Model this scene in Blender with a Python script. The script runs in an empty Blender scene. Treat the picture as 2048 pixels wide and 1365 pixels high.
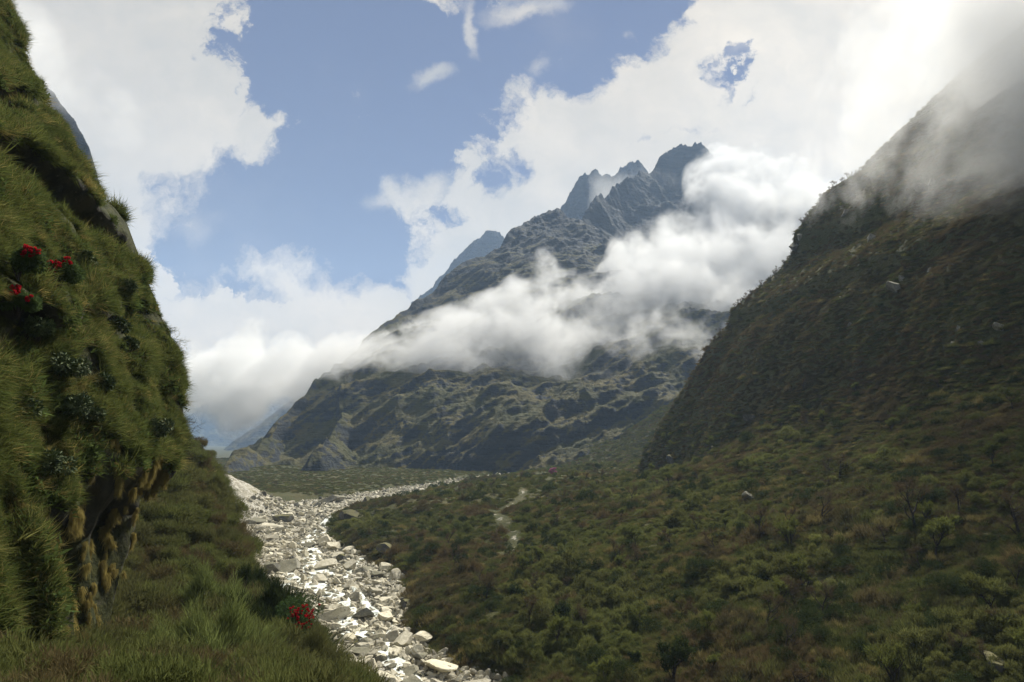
import bpy, math, random
import numpy as np
from math import radians as R, sin, cos, tan, pi
random.seed(7); rng = np.random.default_rng(7)
S = bpy.context.scene

# ------------------------------------------------------------------ camera, sky, sun, exposure
PITCH = R(8.23); FPX = 1365.0
cam_d = bpy.data.cameras.new("camera"); cam = bpy.data.objects.new("camera", cam_d)
S.collection.objects.link(cam); S.camera = cam
cam_d.lens = 24.0; cam_d.sensor_width = 36.0; cam_d.clip_start = 0.3; cam_d.clip_end = 30000
cam.location = (0, 0, 0); cam.rotation_euler = (R(90) + PITCH, 0, 0)
SUN_AZ = R(25); SUN_EL = R(46)
SUN = (sin(SUN_AZ) * cos(SUN_EL), cos(SUN_AZ) * cos(SUN_EL), sin(SUN_EL))
S.view_settings.view_transform = 'Standard'; S.view_settings.look = 'None'
S.view_settings.exposure = 0.95; S.view_settings.gamma = 1.0
S.cycles.volume_bounces = 9; S.cycles.max_bounces = 12; S.cycles.diffuse_bounces = 3
S.cycles.transparent_max_bounces = 8; S.cycles.volume_max_steps = 256
S.cycles.volume_step_rate = 1.0; S.cycles.use_denoising = True
S.cycles.sample_clamp_indirect = 4.0

sun_d = bpy.data.lights.new("sun", 'SUN'); sun = bpy.data.objects.new("sun", sun_d)
S.collection.objects.link(sun); sun_d.energy = 4.6; sun_d.angle = R(0.6); sun_d.color = (1, .95, .84)
from mathutils import Vector
sun.rotation_euler = Vector(SUN).to_track_quat('Z', 'Y').to_euler()

def xz(px, py):
    u = (px - 1024) / FPX; v = (682.5 - py) / FPX
    yy = cos(PITCH) - sin(PITCH) * v; zz = sin(PITCH) + cos(PITCH) * v
    return u / yy, zz / yy
def P(px, py, Y):
    a, b = xz(px, py); return (a * Y, Y, b * Y)

class NT:
    """small node-tree helper"""
    def __init__(s, nt): s.t = nt; nt.nodes.clear()
    def n(s, typ, ins=None, **kw):
        nd = s.t.nodes.new(typ)
        for k, v in kw.items(): setattr(nd, k, v)
        for k, v in (ins or {}).items():
            if isinstance(v, bpy.types.NodeSocket): s.t.links.new(v, nd.inputs[k])
            elif v is not None: nd.inputs[k].default_value = v
        return nd
    def m(s, op, a, b=None, c=None, clamp=False):
        nd = s.n('ShaderNodeMath', {0: a, 1: b, 2: c}, operation=op, use_clamp=clamp); return nd.outputs[0]
    def vm(s, op, a, b=None, sc=None):
        nd = s.n('ShaderNodeVectorMath', {0: a, 1: b}, operation=op)
        if sc is not None:
            if isinstance(sc, bpy.types.NodeSocket): s.t.links.new(sc, nd.inputs['Scale'])
            else: nd.inputs['Scale'].default_value = sc
        return nd.outputs['Value' if op in ('LENGTH', 'DOT_PRODUCT', 'DISTANCE') else 'Vector']
    def noise(s, vec, scale, detail=4, rough=.55, dist=0.0, out=0, dim='3D'):
        nd = s.n('ShaderNodeTexNoise', {'Vector': vec, 'Scale': scale, 'Detail': detail, 'Roughness': rough, 'Distortion': dist}, noise_dimensions=dim)
        return nd.outputs[out]
    def ramp(s, fac, stops, interp='LINEAR'):
        nd = s.n('ShaderNodeValToRGB', {0: fac}); cr = nd.color_ramp; cr.interpolation = interp
        while len(cr.elements) < len(stops): cr.elements.new(.5)
        for e, (p, c) in zip(cr.elements, stops):
            e.position = p; e.color = (*c, 1) if len(c) == 3 else c
        return nd.outputs[0]
    def mr(s, v, a, b, c=0.0, d=1.0, typ='SMOOTHSTEP'):
        return s.n('ShaderNodeMapRange', {0: v, 1: a, 2: b, 3: c, 4: d}, interpolation_type=typ).outputs[0]
    def mix(s, f, a, b, bt='MIX'):
        nd = s.n('ShaderNodeMix', None, data_type='RGBA', blend_type=bt)
        for i, v in ((0, f), (6, a), (7, b)):
            if isinstance(v, bpy.types.NodeSocket): s.t.links.new(v, nd.inputs[i])
            else: nd.inputs[i].default_value = v if not (i > 0 and len(v) == 3) else (*v, 1)
        return nd.outputs[2]

# world: Nishita sky, clouds laid over it by direction
W = bpy.data.worlds.new("World"); S.world = W; W.use_nodes = True
w = NT(W.node_tree)
sky = w.n('ShaderNodeTexSky', None, sky_type='NISHITA', sun_disc=False, sun_elevation=SUN_EL, sun_rotation=SUN_AZ, altitude=3000, air_density=1.0, dust_density=1.0, ozone_density=1.5)
skyc = w.mix(1.0, sky.outputs[0], (0.27, 0.23, 0.32), 'MULTIPLY')
skyc = w.mix(0.55, skyc, (.96, 1.19, 2.48))
co = w.n('ShaderNodeTexCoord').outputs['Generated']
sep = w.n('ShaderNodeSeparateXYZ', {0: co})
yy = w.m('MAXIMUM', sep.outputs[1], 0.05)
gx = w.m('DIVIDE', sep.outputs[0], yy); gz = w.m('DIVIDE', sep.outputs[2], yy)
pl = w.n('ShaderNodeCombineXYZ', {0: gx, 1: gz, 2: 0.0}).outputs[0]
# warped plane coordinate
wn = w.noise(pl, 2.6, 3, .55, out=1); wn2 = w.noise(pl, 11.0, 6, .62, out=1)
pw = w.vm('ADD', pl, w.vm('SCALE', w.vm('SUBTRACT', wn, (.5, .5, .5)), sc=.16))
pw = w.vm('ADD', pw, w.vm('SCALE', w.vm('SUBTRACT', wn2, (.5, .5, .5)), sc=.10))
# openings of blue sky: pixel centre, half sizes in pixels, tilt
BLUE = [(640, 60, 190, 290, 10), (520, 150, 75, 120, 0), (770, 190, 150, 130, 0), (720, 330, 190, 190, 0), (570, 430, 200, 120, 10), (1000, 60, 300, 130, 14), (470, 455, 120, 60, 15),
        (535, 560, 85, 45, -20), (700, 490, 140, 85, 15), (1190, 40, 180, 110, 25), (880, 190, 150, 140, 10),
        (1462, 125, 34, 20, 20), (1305, 277, 22, 10, 5), (960, 378, 34, 14, 10), (1040, 352, 20, 16, 0), (870, 330, 60, 28, 30)]
f = None
for (cx, cy, rx, ry, rot) in BLUE:
    c = xz(cx, cy)
    mp = w.n('ShaderNodeMapping', {0: pw, 1: (c[0], c[1], 0), 2: (0, 0, R(rot)), 3: (rx / FPX, ry / FPX, 1)}, vector_type='TEXTURE').outputs[0]
    l = w.vm('LENGTH', mp)
    l = w.m('MULTIPLY', w.m('SUBTRACT', l, 1.0), min(1.0, .5 * (rx + ry) / 120))
    f = l if f is None else w.m('SMOOTH_MIN', f, l, .12)
# thin wisps inside the blue
fine = w.noise(pw, 7.0, 10, .60); big = w.noise(pl, 3.2, 5, .55)
fine2 = w.noise(pw, 24.0, 8, .66)
f2 = w.m('ADD', f, w.m('ADD', w.m('MULTIPLY', w.m('SUBTRACT', fine, .5), 3.0), w.m('MULTIPLY', w.m('SUBTRACT', fine2, .5), .9)))
edgew = w.mr(w.noise(pl, 2.3, 2, .5), .35, .65, .18, .50)
mask = w.m('SMOOTH_MIN', w.m('MAXIMUM', w.m('DIVIDE', w.m('ADD', f2, .08), edgew), 0.0), 1.0, .3)
mask = w.m('MINIMUM', mask, 1.0)
for (cx, cy, rx, ry, rot, st) in [(860, 150, 70, 34, 25, .75), (955, 50, 26, 85, 12, .7), (1075, 25, 110, 40, 5, .8), (1100, 130, 26, 34, -20, .45), (820, 405, 120, 38, 22, .9), (1250, 60, 20, 14, 0, .3), (1420, 20, 90, 50, 20, .9), (1450, 110, 80, 40, 20, .3), (400, 440, 90, 60, 0, .35)]:
    c = xz(cx, cy)
    mp = w.n('ShaderNodeMapping', {0: pw, 1: (c[0], c[1], 0), 2: (0, 0, R(rot)), 3: (rx / FPX, ry / FPX, 1)}, vector_type='TEXTURE').outputs[0]
    l = w.m('SUBTRACT', 1.0, w.vm('LENGTH', mp))
    g = w.mr(w.m('ADD', l, w.m('MULTIPLY', w.m('SUBTRACT', fine, .5), 2.2)), 0.0, 1.0, 0.0, st)
    mask = w.m('SUBTRACT', 1.0, w.m('MULTIPLY', w.m('SUBTRACT', 1.0, mask), w.m('SUBTRACT', 1.0, g)))
for (cx, cy, rx, ry, rot) in [(300, 560, 70, 95, 0), (400, 625, 110, 85, -10), (620, 700, 280, 105, 0), (800, 650, 110, 85, 15), (900, 520, 60, 130, -15), (1500, 420, 330, 170, 0), (1650, 150, 230, 200, 0)]:
    c = xz(cx, cy)
    mp = w.n('ShaderNodeMapping', {0: pw, 1: (c[0], c[1], 0), 2: (0, 0, R(rot)), 3: (rx / FPX, ry / FPX, 1)}, vector_type='TEXTURE').outputs[0]
    l = w.m('MULTIPLY', w.m('SUBTRACT', 1.0, w.vm('LENGTH', mp)), (rx + ry) / 240)
    mask = w.m('MAXIMUM', mask, w.mr(w.m('ADD', l, w.m('ADD', w.m('MULTIPLY', w.m('SUBTRACT', fine, .5), 1.6), w.m('MULTIPLY', w.m('SUBTRACT', fine2, .5), 1.0))), -.04, .10))
veil = w.mr(w.noise(pl, 2.2, 6, .6), .50, .80, 0, .16)
mask = w.m('MAXIMUM', mask, veil)
# behind the camera the sky is half clouded
front = w.mr(sep.outputs[1], .05, .3)
back = w.mr(w.noise(co, 2.2, 6, .6), .46, .6)
mask = w.m('ADD', w.m('MULTIPLY', mask, front), w.m('MULTIPLY', back, w.m('SUBTRACT', 1.0, front)))
# cloud light: brighter towards the sun, greyer in the thick parts
tosun = w.vm('DOT_PRODUCT', w.vm('NORMALIZE', co), (.452, .752, .48))
glow = w.mr(tosun, .955, 1.0, 0, 1.0)
glow2 = w.mr(tosun, .55, 1.0, 0, 1.0)
pwo = w.vm('ADD', pw, (.016, .022, 0)); plo = w.vm('ADD', pl, (.05, .06, 0))
em = w.m('SUBTRACT', w.noise(pw, 8.0, 6, .58), w.noise(pwo, 8.0, 6, .58))
em2 = w.m('SUBTRACT', w.noise(pl, 3.0, 4, .5), w.noise(plo, 3.0, 4, .5))
sh = w.m('ADD', w.m('MULTIPLY', em, 1.7), w.m('ADD', w.m('MULTIPLY', em2, 1.2), w.mr(w.noise(pl, 1.9, 3, .5), .3, .7, .2, .8)))
sh = w.mr(sh, .0, 1.0, 0, 1, 'LINEAR')
thick = w.mr(f2, .2, 1.6)
ccol = w.mix(sh, (4.9, 5.15, 5.2), (7.3, 7.3, 6.9))
ccol = w.mix(w.m('MULTIPLY', thick, .25), ccol, (5.6, 5.75, 5.65))
c = xz(2040, 150); mp = w.n('ShaderNodeMapping', {0: pw, 1: (c[0], c[1], 0), 2: (0, 0, 0), 3: (.20, .19, 1)}, vector_type='TEXTURE').outputs[0]
grey = w.mr(w.vm('LENGTH', mp), 1.3, .2)
ccol = w.mix(w.m('MULTIPLY', grey, .6), ccol, (3.6, 3.85, 4.1))
cb = w.m('ADD', .84, w.m('ADD', w.m('MULTIPLY', glow, .28), w.m('MULTIPLY', glow2, .05)))
cb = w.m('ADD', cb, w.mr(gz, .42, .08, 0, .22))
ccol = w.mix(w.mr(gz, .42, .10, 0, 1), ccol, (1.06, 1.0, .90), 'MULTIPLY')
cb = w.m('SUBTRACT', cb, w.m('MULTIPLY', w.m('MULTIPLY', grey, glow), .25))
ccol = w.vm('MULTIPLY', w.vm('SCALE', ccol, sc=cb), (1.24, 1.06, .86))
final = w.mix(mask, skyc, ccol)
bg = w.n('ShaderNodeBackground', {0: final, 1: 0.062})
w.n('ShaderNodeOutputWorld', {0: bg.outputs[0]})

# ------------------------------------------------------------------ noise in numpy
def _h(ix, iy, iz, seed):
    n = (ix.astype(np.int64) * 374761393 + iy.astype(np.int64) * 668265263 + iz * 1274126177 + seed * 974634777) & 0xFFFFFFFF
    n = ((n ^ (n >> 13)) * 1274126177) & 0xFFFFFFFF
    n = ((n ^ (n >> 16)) * 2246822519) & 0xFFFFFFFF
    return (n ^ (n >> 15)) & 0xFFFFFFFF
def gn2(x, y, seed=0):
    ix = np.floor(x); iy = np.floor(y); fx = x - ix; fy = y - iy
    u = fx * fx * fx * (fx * (fx * 6 - 15) + 10); v = fy * fy * fy * (fy * (fy * 6 - 15) + 10)
    def g(dx, dy):
        a = _h(ix + dx, iy + dy, 0, seed) * (2 * pi / 4294967296.0)
        return np.cos(a) * (fx - dx) + np.sin(a) * (fy - dy)
    a = g(0, 0); b = g(1, 0); c = g(0, 1); d = g(1, 1)
    return ((a + (b - a) * u) + ((c + (d - c) * u) - (a + (b - a) * u)) * v) * 1.4
def fbm2(x, y, o=5, seed=0, gain=.5, ridged=False):
    x = np.asarray(x, float); y = np.asarray(y, float); s = 0; a = 1.0; t = 0
    for i in range(o):
        n = gn2(x, y, seed + i * 17)
        if ridged: n = 1 - 2 * np.abs(n)
        s = s + a * n; t += a; a *= gain
        x, y = (x * 1.6 - y * 1.2) + 3.1, (x * 1.2 + y * 1.6) - 7.7
    return s / t
def vn3(x, y, z, seed=0):
    ix = np.floor(x); iy = np.floor(y); iz = np.floor(z); fx = x - ix; fy = y - iy; fz = z - iz
    fx = fx * fx * (3 - 2 * fx); fy = fy * fy * (3 - 2 * fy); fz = fz * fz * (3 - 2 * fz)
    def g(a, b, c): return _h(ix + a, iy + b, (iz + c).astype(np.int64), seed) / 2147483648.0 - 1
    r = []
    for c in (0, 1):
        p = g(0, 0, c); q = g(1, 0, c); s = g(0, 1, c); t = g(1, 1, c)
        e = p + (q - p) * fx; h = s + (t - s) * fx; r.append(e + (h - e) * fy)
    return r[0] + (r[1] - r[0]) * fz
def fbm3(x, y, z, o=4, seed=0, gain=.5):
    s = 0; a = 1.; t = 0
    for i in range(o):
        s = s + a * vn3(x, y, z, seed + 13 * i); t += a; a *= gain
        x, y, z = x * 2.03 + 1.7, y * 1.97 - 4.2, z * 2.01 + 9.1
    return s / t
def sm(t): t = np.clip(t, 0, 1); return t * t * (3 - 2 * t)
def smax(a, b, k):
    h = np.clip(.5 + .5 * (a - b) / k, 0, 1); return b + (a - b) * h + k * h * (1 - h)

# ------------------------------------------------------------------ mesh helpers
def mesh_np(name, V, F, mat=None, smooth=False):
    me = bpy.data.meshes.new(name); V = np.asarray(V, np.float32); F = np.asarray(F, np.int32)
    me.vertices.add(len(V)); me.vertices.foreach_set('co', V.ravel())
    n, k = F.shape; me.loops.add(n * k); me.loops.foreach_set('vertex_index', F.ravel())
    me.polygons.add(n); me.polygons.foreach_set('loop_start', np.arange(0, n * k, k, dtype=np.int32))
    me.update(calc_edges=True)
    if smooth: me.polygons.foreach_set('use_smooth', np.ones(n, bool))
    if mat: me.materials.append(mat)
    return me
def grid_faces(nu, nv, flip=False):
    i = np.arange(nu * nv).reshape(nu, nv)
    q = np.stack([i[:-1, :-1], i[1:, :-1], i[1:, 1:], i[:-1, 1:]], -1).reshape(-1, 4)
    return q[:, ::-1] if flip else q
def link(name, me, parent=None, loc=(0, 0, 0), rot=(0, 0, 0), scl=(1, 1, 1)):
    o = bpy.data.objects.new(name, me); S.collection.objects.link(o); o.parent = parent
    o.location = loc; o.rotation_euler = rot; o.scale = scl; return o
def tag(o, label=None, cat=None, group=None, kind=None):
    if label: o['label'] = label
    if cat: o['category'] = cat
    if group: o['group'] = group
    if kind: o['kind'] = kind
    return o

def blades(P0, D, L, Wd, bend, wdir=None):
    """thin bent blades; P0,D (n,3); L,Wd (n,), bend (n,3) offset of the tip"""
    n = len(P0); D = D / np.linalg.norm(D, axis=1, keepdims=True)
    if wdir is None: wdir = rng.normal(size=(n, 3))
    s = np.cross(D, wdir); s /= np.linalg.norm(s, axis=1, keepdims=True) + 1e-9
    L = L[:, None]; Wd = Wd[:, None]
    mid = P0 + D * L * .55 + bend * .3; tip = P0 + D * L + bend
    V = np.stack([P0 - s * Wd * .5, P0 + s * Wd * .5, mid - s * Wd * .42, mid + s * Wd * .42, tip], 1).reshape(-1, 3)
    b = (np.arange(n) * 5)[:, None]
    F = np.concatenate([b + [0, 1, 3], b + [0, 3, 2], b + [2, 3, 4]], 0)
    return V, F
def join(parts):
    Vs, Fs, o = [], [], 0
    for V, F in parts: Vs.append(V); Fs.append(F + o); o += len(V)
    return np.concatenate(Vs), np.concatenate(Fs)

# ------------------------------------------------------------------ materials
def material(name):
    m = bpy.data.materials.new(name); m.use_nodes = True; return m, NT(m.node_tree)
def leaf_mat(name, cols, rough=.7, trans=.35, spread=.32, patch=0.025, var=.35, bright=1.75):
    """foliage: colour differs from plant to plant and in patches over the hillside"""
    m, t = material(name)
    rnd = t.n('ShaderNodeObjectInfo').outputs['Random']
    pos = t.n('ShaderNodeNewGeometry').outputs['Position']
    pn = t.noise(pos, patch, 3, .6)
    fac = t.m('ADD', t.m('MULTIPLY', rnd, spread), t.m('MULTIPLY', t.mr(pn, .3, .7), 1 - spread))
    cols = [tuple(min(v * bright, .6) for v in q) for q in cols]; n = len(cols) - 1
    c = t.ramp(fac, [(i / n, q) for i, q in enumerate(cols)])
    det = t.noise(pos, 1.7, 3, .6)
    c = t.vm('SCALE', c, sc=t.mr(det, .25, .75, 1 - var, 1 + var, 'LINEAR'))
    d = t.n('ShaderNodeBsdfDiffuse', {0: c})
    tr = t.n('ShaderNodeBsdfTranslucent', {0: c})
    mx = t.n('ShaderNodeMixShader', {0: trans, 1: d.outputs[0], 2: tr.outputs[0]})
    t.n('ShaderNodeOutputMaterial', {0: mx.outputs[0]}); return m
def rock_mat(name, c1, c2, c3=None, scale=1.0, bump=.5, moss=None, mossamt=.5, rnd=.0, coord='Object'):
    m, t = material(name)
    if coord == 'World': p = t.n('ShaderNodeNewGeometry').outputs['Position']
    else: p = t.n('ShaderNodeTexCoord').outputs['Object']
    a = t.noise(p, scale, 8, .62, .4); b = t.noise(p, scale * 5, 6, .65)
    c = t.mix(t.mr(a, .35, .65), c1, c2)
    if c3: c = t.mix(t.mr(b, .5, .72), c, c3)
    if rnd:
        r = t.n('ShaderNodeObjectInfo').outputs['Random']
        c = t.vm('SCALE', c, sc=t.mr(r, 0, 1, 1 - rnd, 1 + rnd * .6, 'LINEAR'))
    nz = t.n('ShaderNodeSeparateXYZ', {0: t.n('ShaderNodeNewGeometry').outputs['Normal']}).outputs[2]
    if moss:
        mf = t.m('MULTIPLY', t.mr(t.m('ADD', nz, t.m('MULTIPLY', t.m('SUBTRACT', a, .5), 2.0)), .35, .85), mossamt)
        c = t.mix(mf, c, moss)
    bp = t.n('ShaderNodeBump', {'Strength': bump, 'Distance': .3 / scale, 'Height': t.m('ADD', a, t.m('MULTIPLY', b, .35))})
    bs = t.n('ShaderNodeBsdfPrincipled', {'Base Color': c, 'Roughness': .85, 'Normal': bp.outputs[0]})
    bs.inputs['Specular IOR Level'].default_value = .2
    t.n('ShaderNodeOutputMaterial', {0: bs.outputs[0]}); return m

def ridge_field(X, Y, lines, k_front, dist_out=None):
    """height of the nearest ridge minus slope times distance (lines: lists of 3D points)"""
    H = np.full(X.shape, -400.0)
    for ln, kf, kb, *ex in lines:
        cl, sc = ex if ex else (0, 60)
        best = np.full(X.shape, 1e9); back = np.zeros(X.shape, bool); seg = []
        for (a, b) in zip(ln[:-1], ln[1:]):
            ax, ay, azz = a; bx, by, bz = b; dx, dy = bx - ax, by - ay; l2 = dx * dx + dy * dy + 1e-6
            tt = np.clip(((X - ax) * dx + (Y - ay) * dy) / l2, 0, 1)
            dist = np.hypot(X - ax - tt * dx, Y - ay - tt * dy)
            side = (dx * (Y - ay) - dy * (X - ax)) > 0
            nr = dist < best; back = np.where(nr, side, back); best = np.where(nr, dist, best)
            seg.append((azz + (bz - azz) * tt, dist))
        kk = np.where(back, kb, kf)
        if dist_out is not None: np.minimum(dist_out, best, out=dist_out)
        for zz, dist in seg: H = np.maximum(H, zz - kk * dist - cl * (1 - np.exp(-dist / sc)))
    return H
# ------------------------------------------------------------------ the lie of the land
LB = [(710, 1365), (650, 1300), (598, 1250), (550, 1200), (510, 1150), (490, 1100), (475, 1060), (500, 1035), (540, 1014), (610, 1003), (700, 992), (775, 981), (880, 966), (975, 954), (1045, 939)]
RB = [(1060, 1365), (900, 1310), (852, 1270), (836, 1225), (836, 1165), (775, 1132), (700, 1095), (668, 1060), (672, 1040), (715, 1020), (780, 1006), (840, 992), (905, 973), (1020, 960), (1065, 941)]
def bedpt(px, py):
    a, b = xz(px, py); Y = -37.2 / (b - .012); return Y, a * Y
lb = np.array(sorted(bedpt(*p) for p in LB)); rb = np.array(sorted(bedpt(*p) for p in RB))
def bedz(y): return -37.2 + .012 * np.clip(y, 0, 1000)
def xl(y): return np.interp(y, lb[:, 0], lb[:, 1]) + np.where(y < 98, (98 - y) * .35, 0)
def xr(y): return np.interp(y, rb[:, 0], rb[:, 1]) - np.interp(y, [90, 300, 420], [2.6, 3.6, 0]) + np.where(y < 98, (98 - y) * .6, 0)
# shoulder edge of the near left slope: y, x, z
def eP(px, py, Y): q = P(px, py, Y); return (Y, q[0], q[2])
E = np.array([(4, -1.6, -2.0), (8, -2.6, -3.3), (20, -4.8, -7.4), eP(700, 1455, 32), eP(668, 1412, 42), eP(628, 1358, 50), eP(594, 1292, 60), eP(532, 1200, 72), eP(484, 1100, 87), eP(456, 1024, 102), eP(443, 960, 117), eP(398, 905, 133),
              (160, -70, -5), (250, -112, -14), (310, -132, -13), (380, -146, -22), (450, -180, -26), (600, -280, -28), (1000, -500, -28)])
# profile of the right wall where it ends (x, z)
pr = np.array([P(1215, 1010, 350)[::2], P(1250, 985, 350)[::2], P(1292, 900, 350)[::2], P(1420, 690, 350)[::2], P(1455, 655, 350)[::2], P(1462, 628, 350)[::2], P(1560, 545, 350)[::2], P(1583, 515, 350)[::2], P(1588, 478, 350)[::2],
               P(1655, 392, 350)[::2], P(1720, 355, 350)[::2], P(1900, 180, 350)[::2], P(2250, -100, 350)[::2]])
ta = np.array([P(1060, 942, 640)[::2], P(1130, 905, 640)[::2], P(1200, 884, 640)[::2], P(1250, 864, 640)[::2], P(1330, 815, 640)[::2], P(1500, 700, 640)[::2]])
MOUND = [(-185, 300, -2), P(400, 925, 320), P(440, 957, 325), P(492, 978, 330), P(548, 1018, 338)]
def ground_z(x, y):
    x = np.asarray(x, float); y = np.asarray(y, float); yc = np.clip(y, 4, None)
    zb = bedz(yc); L = xl(yc); Rr = xr(yc)
    # right bank, fan
    d = x - Rr
    hum = fbm2(x / 46, y / 46, 4, 3) * 5.5 + fbm2(x / 14, y / 14, 3, 9) * 1.3
    fan = zb + 2.4 * sm(d / 5) + .13 * np.clip(d, 0, 70) + .07 * np.clip(d - 70, 0, 190) + .0026 * np.clip(x - 5, 0, 130) ** 2 * sm((345 - yc) / 110) + hum * sm(d / 22) * np.interp(yc, [0, 350, 700], [1, .8, .45])
    # wall
    shift = np.where(y < 350, (350 - np.clip(y, -300, 350)) * .20, (y - 350) * .75)
    wob = fbm2(x / 120, y / 80, 5, 21, .55) * 7 * sm(np.abs(y - 350) / 80) + fbm2(x / 35, y / 22, 4, 31) * 3.2
    rib = fbm2(y / 55 + x / 260, x / 300, 4, 77, ridged=True) * 6
    xs = x - shift
    wall = np.interp(xs, pr[:, 0], pr[:, 1]) + (wob + rib * sm((xs - 60) / 40) + fbm2(x / 8, y / 8, 3, 5) * .8)
    wall = np.where(xs < pr[0, 0], pr[0, 1] - (pr[0, 0] - xs) * 1.2, wall)
    wall = np.minimum(wall, 330)
    zr = smax(fan, wall, 9 * sm((350 - y) / 120 + .15) + 2)
    tal = np.interp(x, ta[:, 0], ta[:, 1], left=-60) - .22 * np.abs(y - 640) + fbm2(x / 40, y / 40, 4, 51) * 4
    zr = smax(zr, np.minimum(tal, 140), 6)
    # left
    ex = np.interp(yc, E[:, 0], E[:, 1]); ez = np.interp(yc, E[:, 0], E[:, 2])
    su = np.interp(yc, [4, 40, 70, 90, 140, 300, 500, 900], [.10, .12, .25, .5, .6, .45, .12, .02])
    sd = np.interp(yc, [4, 45, 62, 160, 250, 400], [1.1, 1.2, 3.2, 3.2, 1.6, .9])
    dl = ex - x
    ez = ez - 1.0
    lf = np.where(dl > 0, ez + su * np.minimum(dl, 250), ez + sd * dl)
    lf = lf + (fbm2(x / 9, y / 9, 4, 61) * .9 + fbm2(x / 30, y / 30, 3, 66) * 1.8) * sm(yc / 60) * sm((L - x) / 6) + fbm2(x / 5, y / 5, 3, 68) * .25 * (1 - sm(yc / 60))
    stony = fbm2(x / 6, y / 6, 4, 41) * .7 + fbm2(x / 22, y / 22, 3, 43) * 1.0
    bed = zb + stony * np.interp(yc, [0, 400, 800], [1, 1, .3])
    dL = L - x
    plain = zb + 3.0 * sm(dL / 9) + .012 * np.clip(dL, 0, 300) + (fbm2(x / 40, y / 40, 4, 83) * 2.2 + fbm2(x / 9, y / 9, 3, 84) * .6) * sm(dL / 20)
    bed = np.where((dL > 0) & (y > 300), bed + (plain - bed) * sm((y - 335) / 40), bed)
    md = ridge_field(x, y, [(MOUND, .55, .5)], .5) + fbm2(x / 12, y / 12, 4, 86) * 1.6
    bed = smax(bed, np.where(x < Rr, md, -99), 2)
    zz = np.where(x > Rr, zr, bed)
    zz = smax(zz, lf, 1.5)
    zz = np.where((yc > 700), zz - 25 * sm((yc - 780) / 300), zz)
    return zz

def hit(px, py, y0=60, y1=800, left=False):
    a, b = xz(px, py); ys = np.geomspace(y0, y1, 1500); zs = ground_z(a * ys, ys); k = np.argmax(zs >= b * ys)
    return (a * ys[k], ys[k], zs[k]) if zs[k] >= b * ys[k] else None

def on_bed(x, y): return (x > xl(y)) & (x < xr(y))

# ground material: soil and low growth, gravel in the bed and on the left bank
mg, t = material("ground_cover")
pos = t.n('ShaderNodeNewGeometry').outputs['Position']
bedatt = t.n('ShaderNodeAttribute', None, attribute_name='stony').outputs['Fac']
n1 = t.noise(pos, .05, 5, .6); n2 = t.noise(pos, .9, 7, .7); n3 = t.noise(pos, 3.5, 5, .7)
g = t.ramp(n1, [(.3, (.040, .046, .016)), (.5, (.062, .064, .024)), (.7, (.080, .068, .030))])
g = t.mix(t.mr(n2, .5, .75), g, (.11, .098, .045))
vo = t.n('ShaderNodeTexVoronoi', {'Vector': pos, 'Scale': 1.1}, feature='F1')
vo2 = t.n('ShaderNodeTexVoronoi', {'Vector': pos, 'Scale': 3.3}, feature='F1')
stc = t.ramp(n2, [(.3, (.26, .24, .18)), (.5, (.44, .41, .32)), (.7, (.56, .53, .43))])
stc = t.mix(t.mr(vo2.outputs['Distance'], .35, .62), stc, (.16, .145, .11))
stc = t.mix(t.mr(t.n('ShaderNodeSeparateColor', {0: vo.outputs['Color']}).outputs[0], .3, .9, 0, .5), stc, (.70, .68, .60))
stc = t.mix(t.mr(t.noise(pos, .12, 4, .6), .58, .7, 0, .7), stc, (.16, .14, .06))
col = t.mix(t.mr(t.m('ADD', bedatt, t.m('MULTIPLY', t.m('SUBTRACT', n2, .5), .9)), .35, .6), g, stc)
hgt = t.m('ADD', n2, t.m('ADD', t.m('MULTIPLY', n3, .4), t.m('MULTIPLY', t.m('SUBTRACT', 1.0, vo.outputs['Distance']), .5)))
bp = t.n('ShaderNodeBump', {'Strength': .8, 'Distance': .5, 'Height': hgt})
bs = t.n('ShaderNodeBsdfPrincipled', {'Base Color': col, 'Roughness': .9, 'Normal': bp.outputs[0], 'Specular IOR Level': .1})
t.n('ShaderNodeOutputMaterial', {0: bs.outputs[0]})

def polar_grid(az, r):
    A, Q = np.meshgrid(az, r, indexing='ij'); return np.sin(A) * Q, np.cos(A) * Q
az = np.concatenate([np.linspace(-pi, -R(50), 60, endpoint=False), np.linspace(-R(50), R(56), 900, endpoint=False), np.linspace(R(56), pi, 60)])
rr = np.concatenate([np.geomspace(.6, 90, 220, endpoint=False), np.geomspace(90, 420, 330, endpoint=False), np.geomspace(420, 7400, 240)])
X, Y = polar_grid(az, rr); Z = ground_z(X, Y)
# far away the land closes in with distant heights, well below the peaks in view
far = np.hypot(X, Y); Z = Z + sm((far - 5500) / 2000) * 350 * (1 + .5 * fbm2(X / 1500, Y / 1500, 4, 90))
me = mesh_np("ground", np.stack([X, Y, Z], -1).reshape(-1, 3), grid_faces(*X.shape, flip=True), mg, True)
st = np.where(on_bed(X, np.clip(Y, 4, None)), 1.0, 0.0)
ed = np.minimum(X - xl(Y), xr(Y) - X)
st = np.clip(.5 + ed / 3.0, 0, 1) * (Y > 40)
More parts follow.
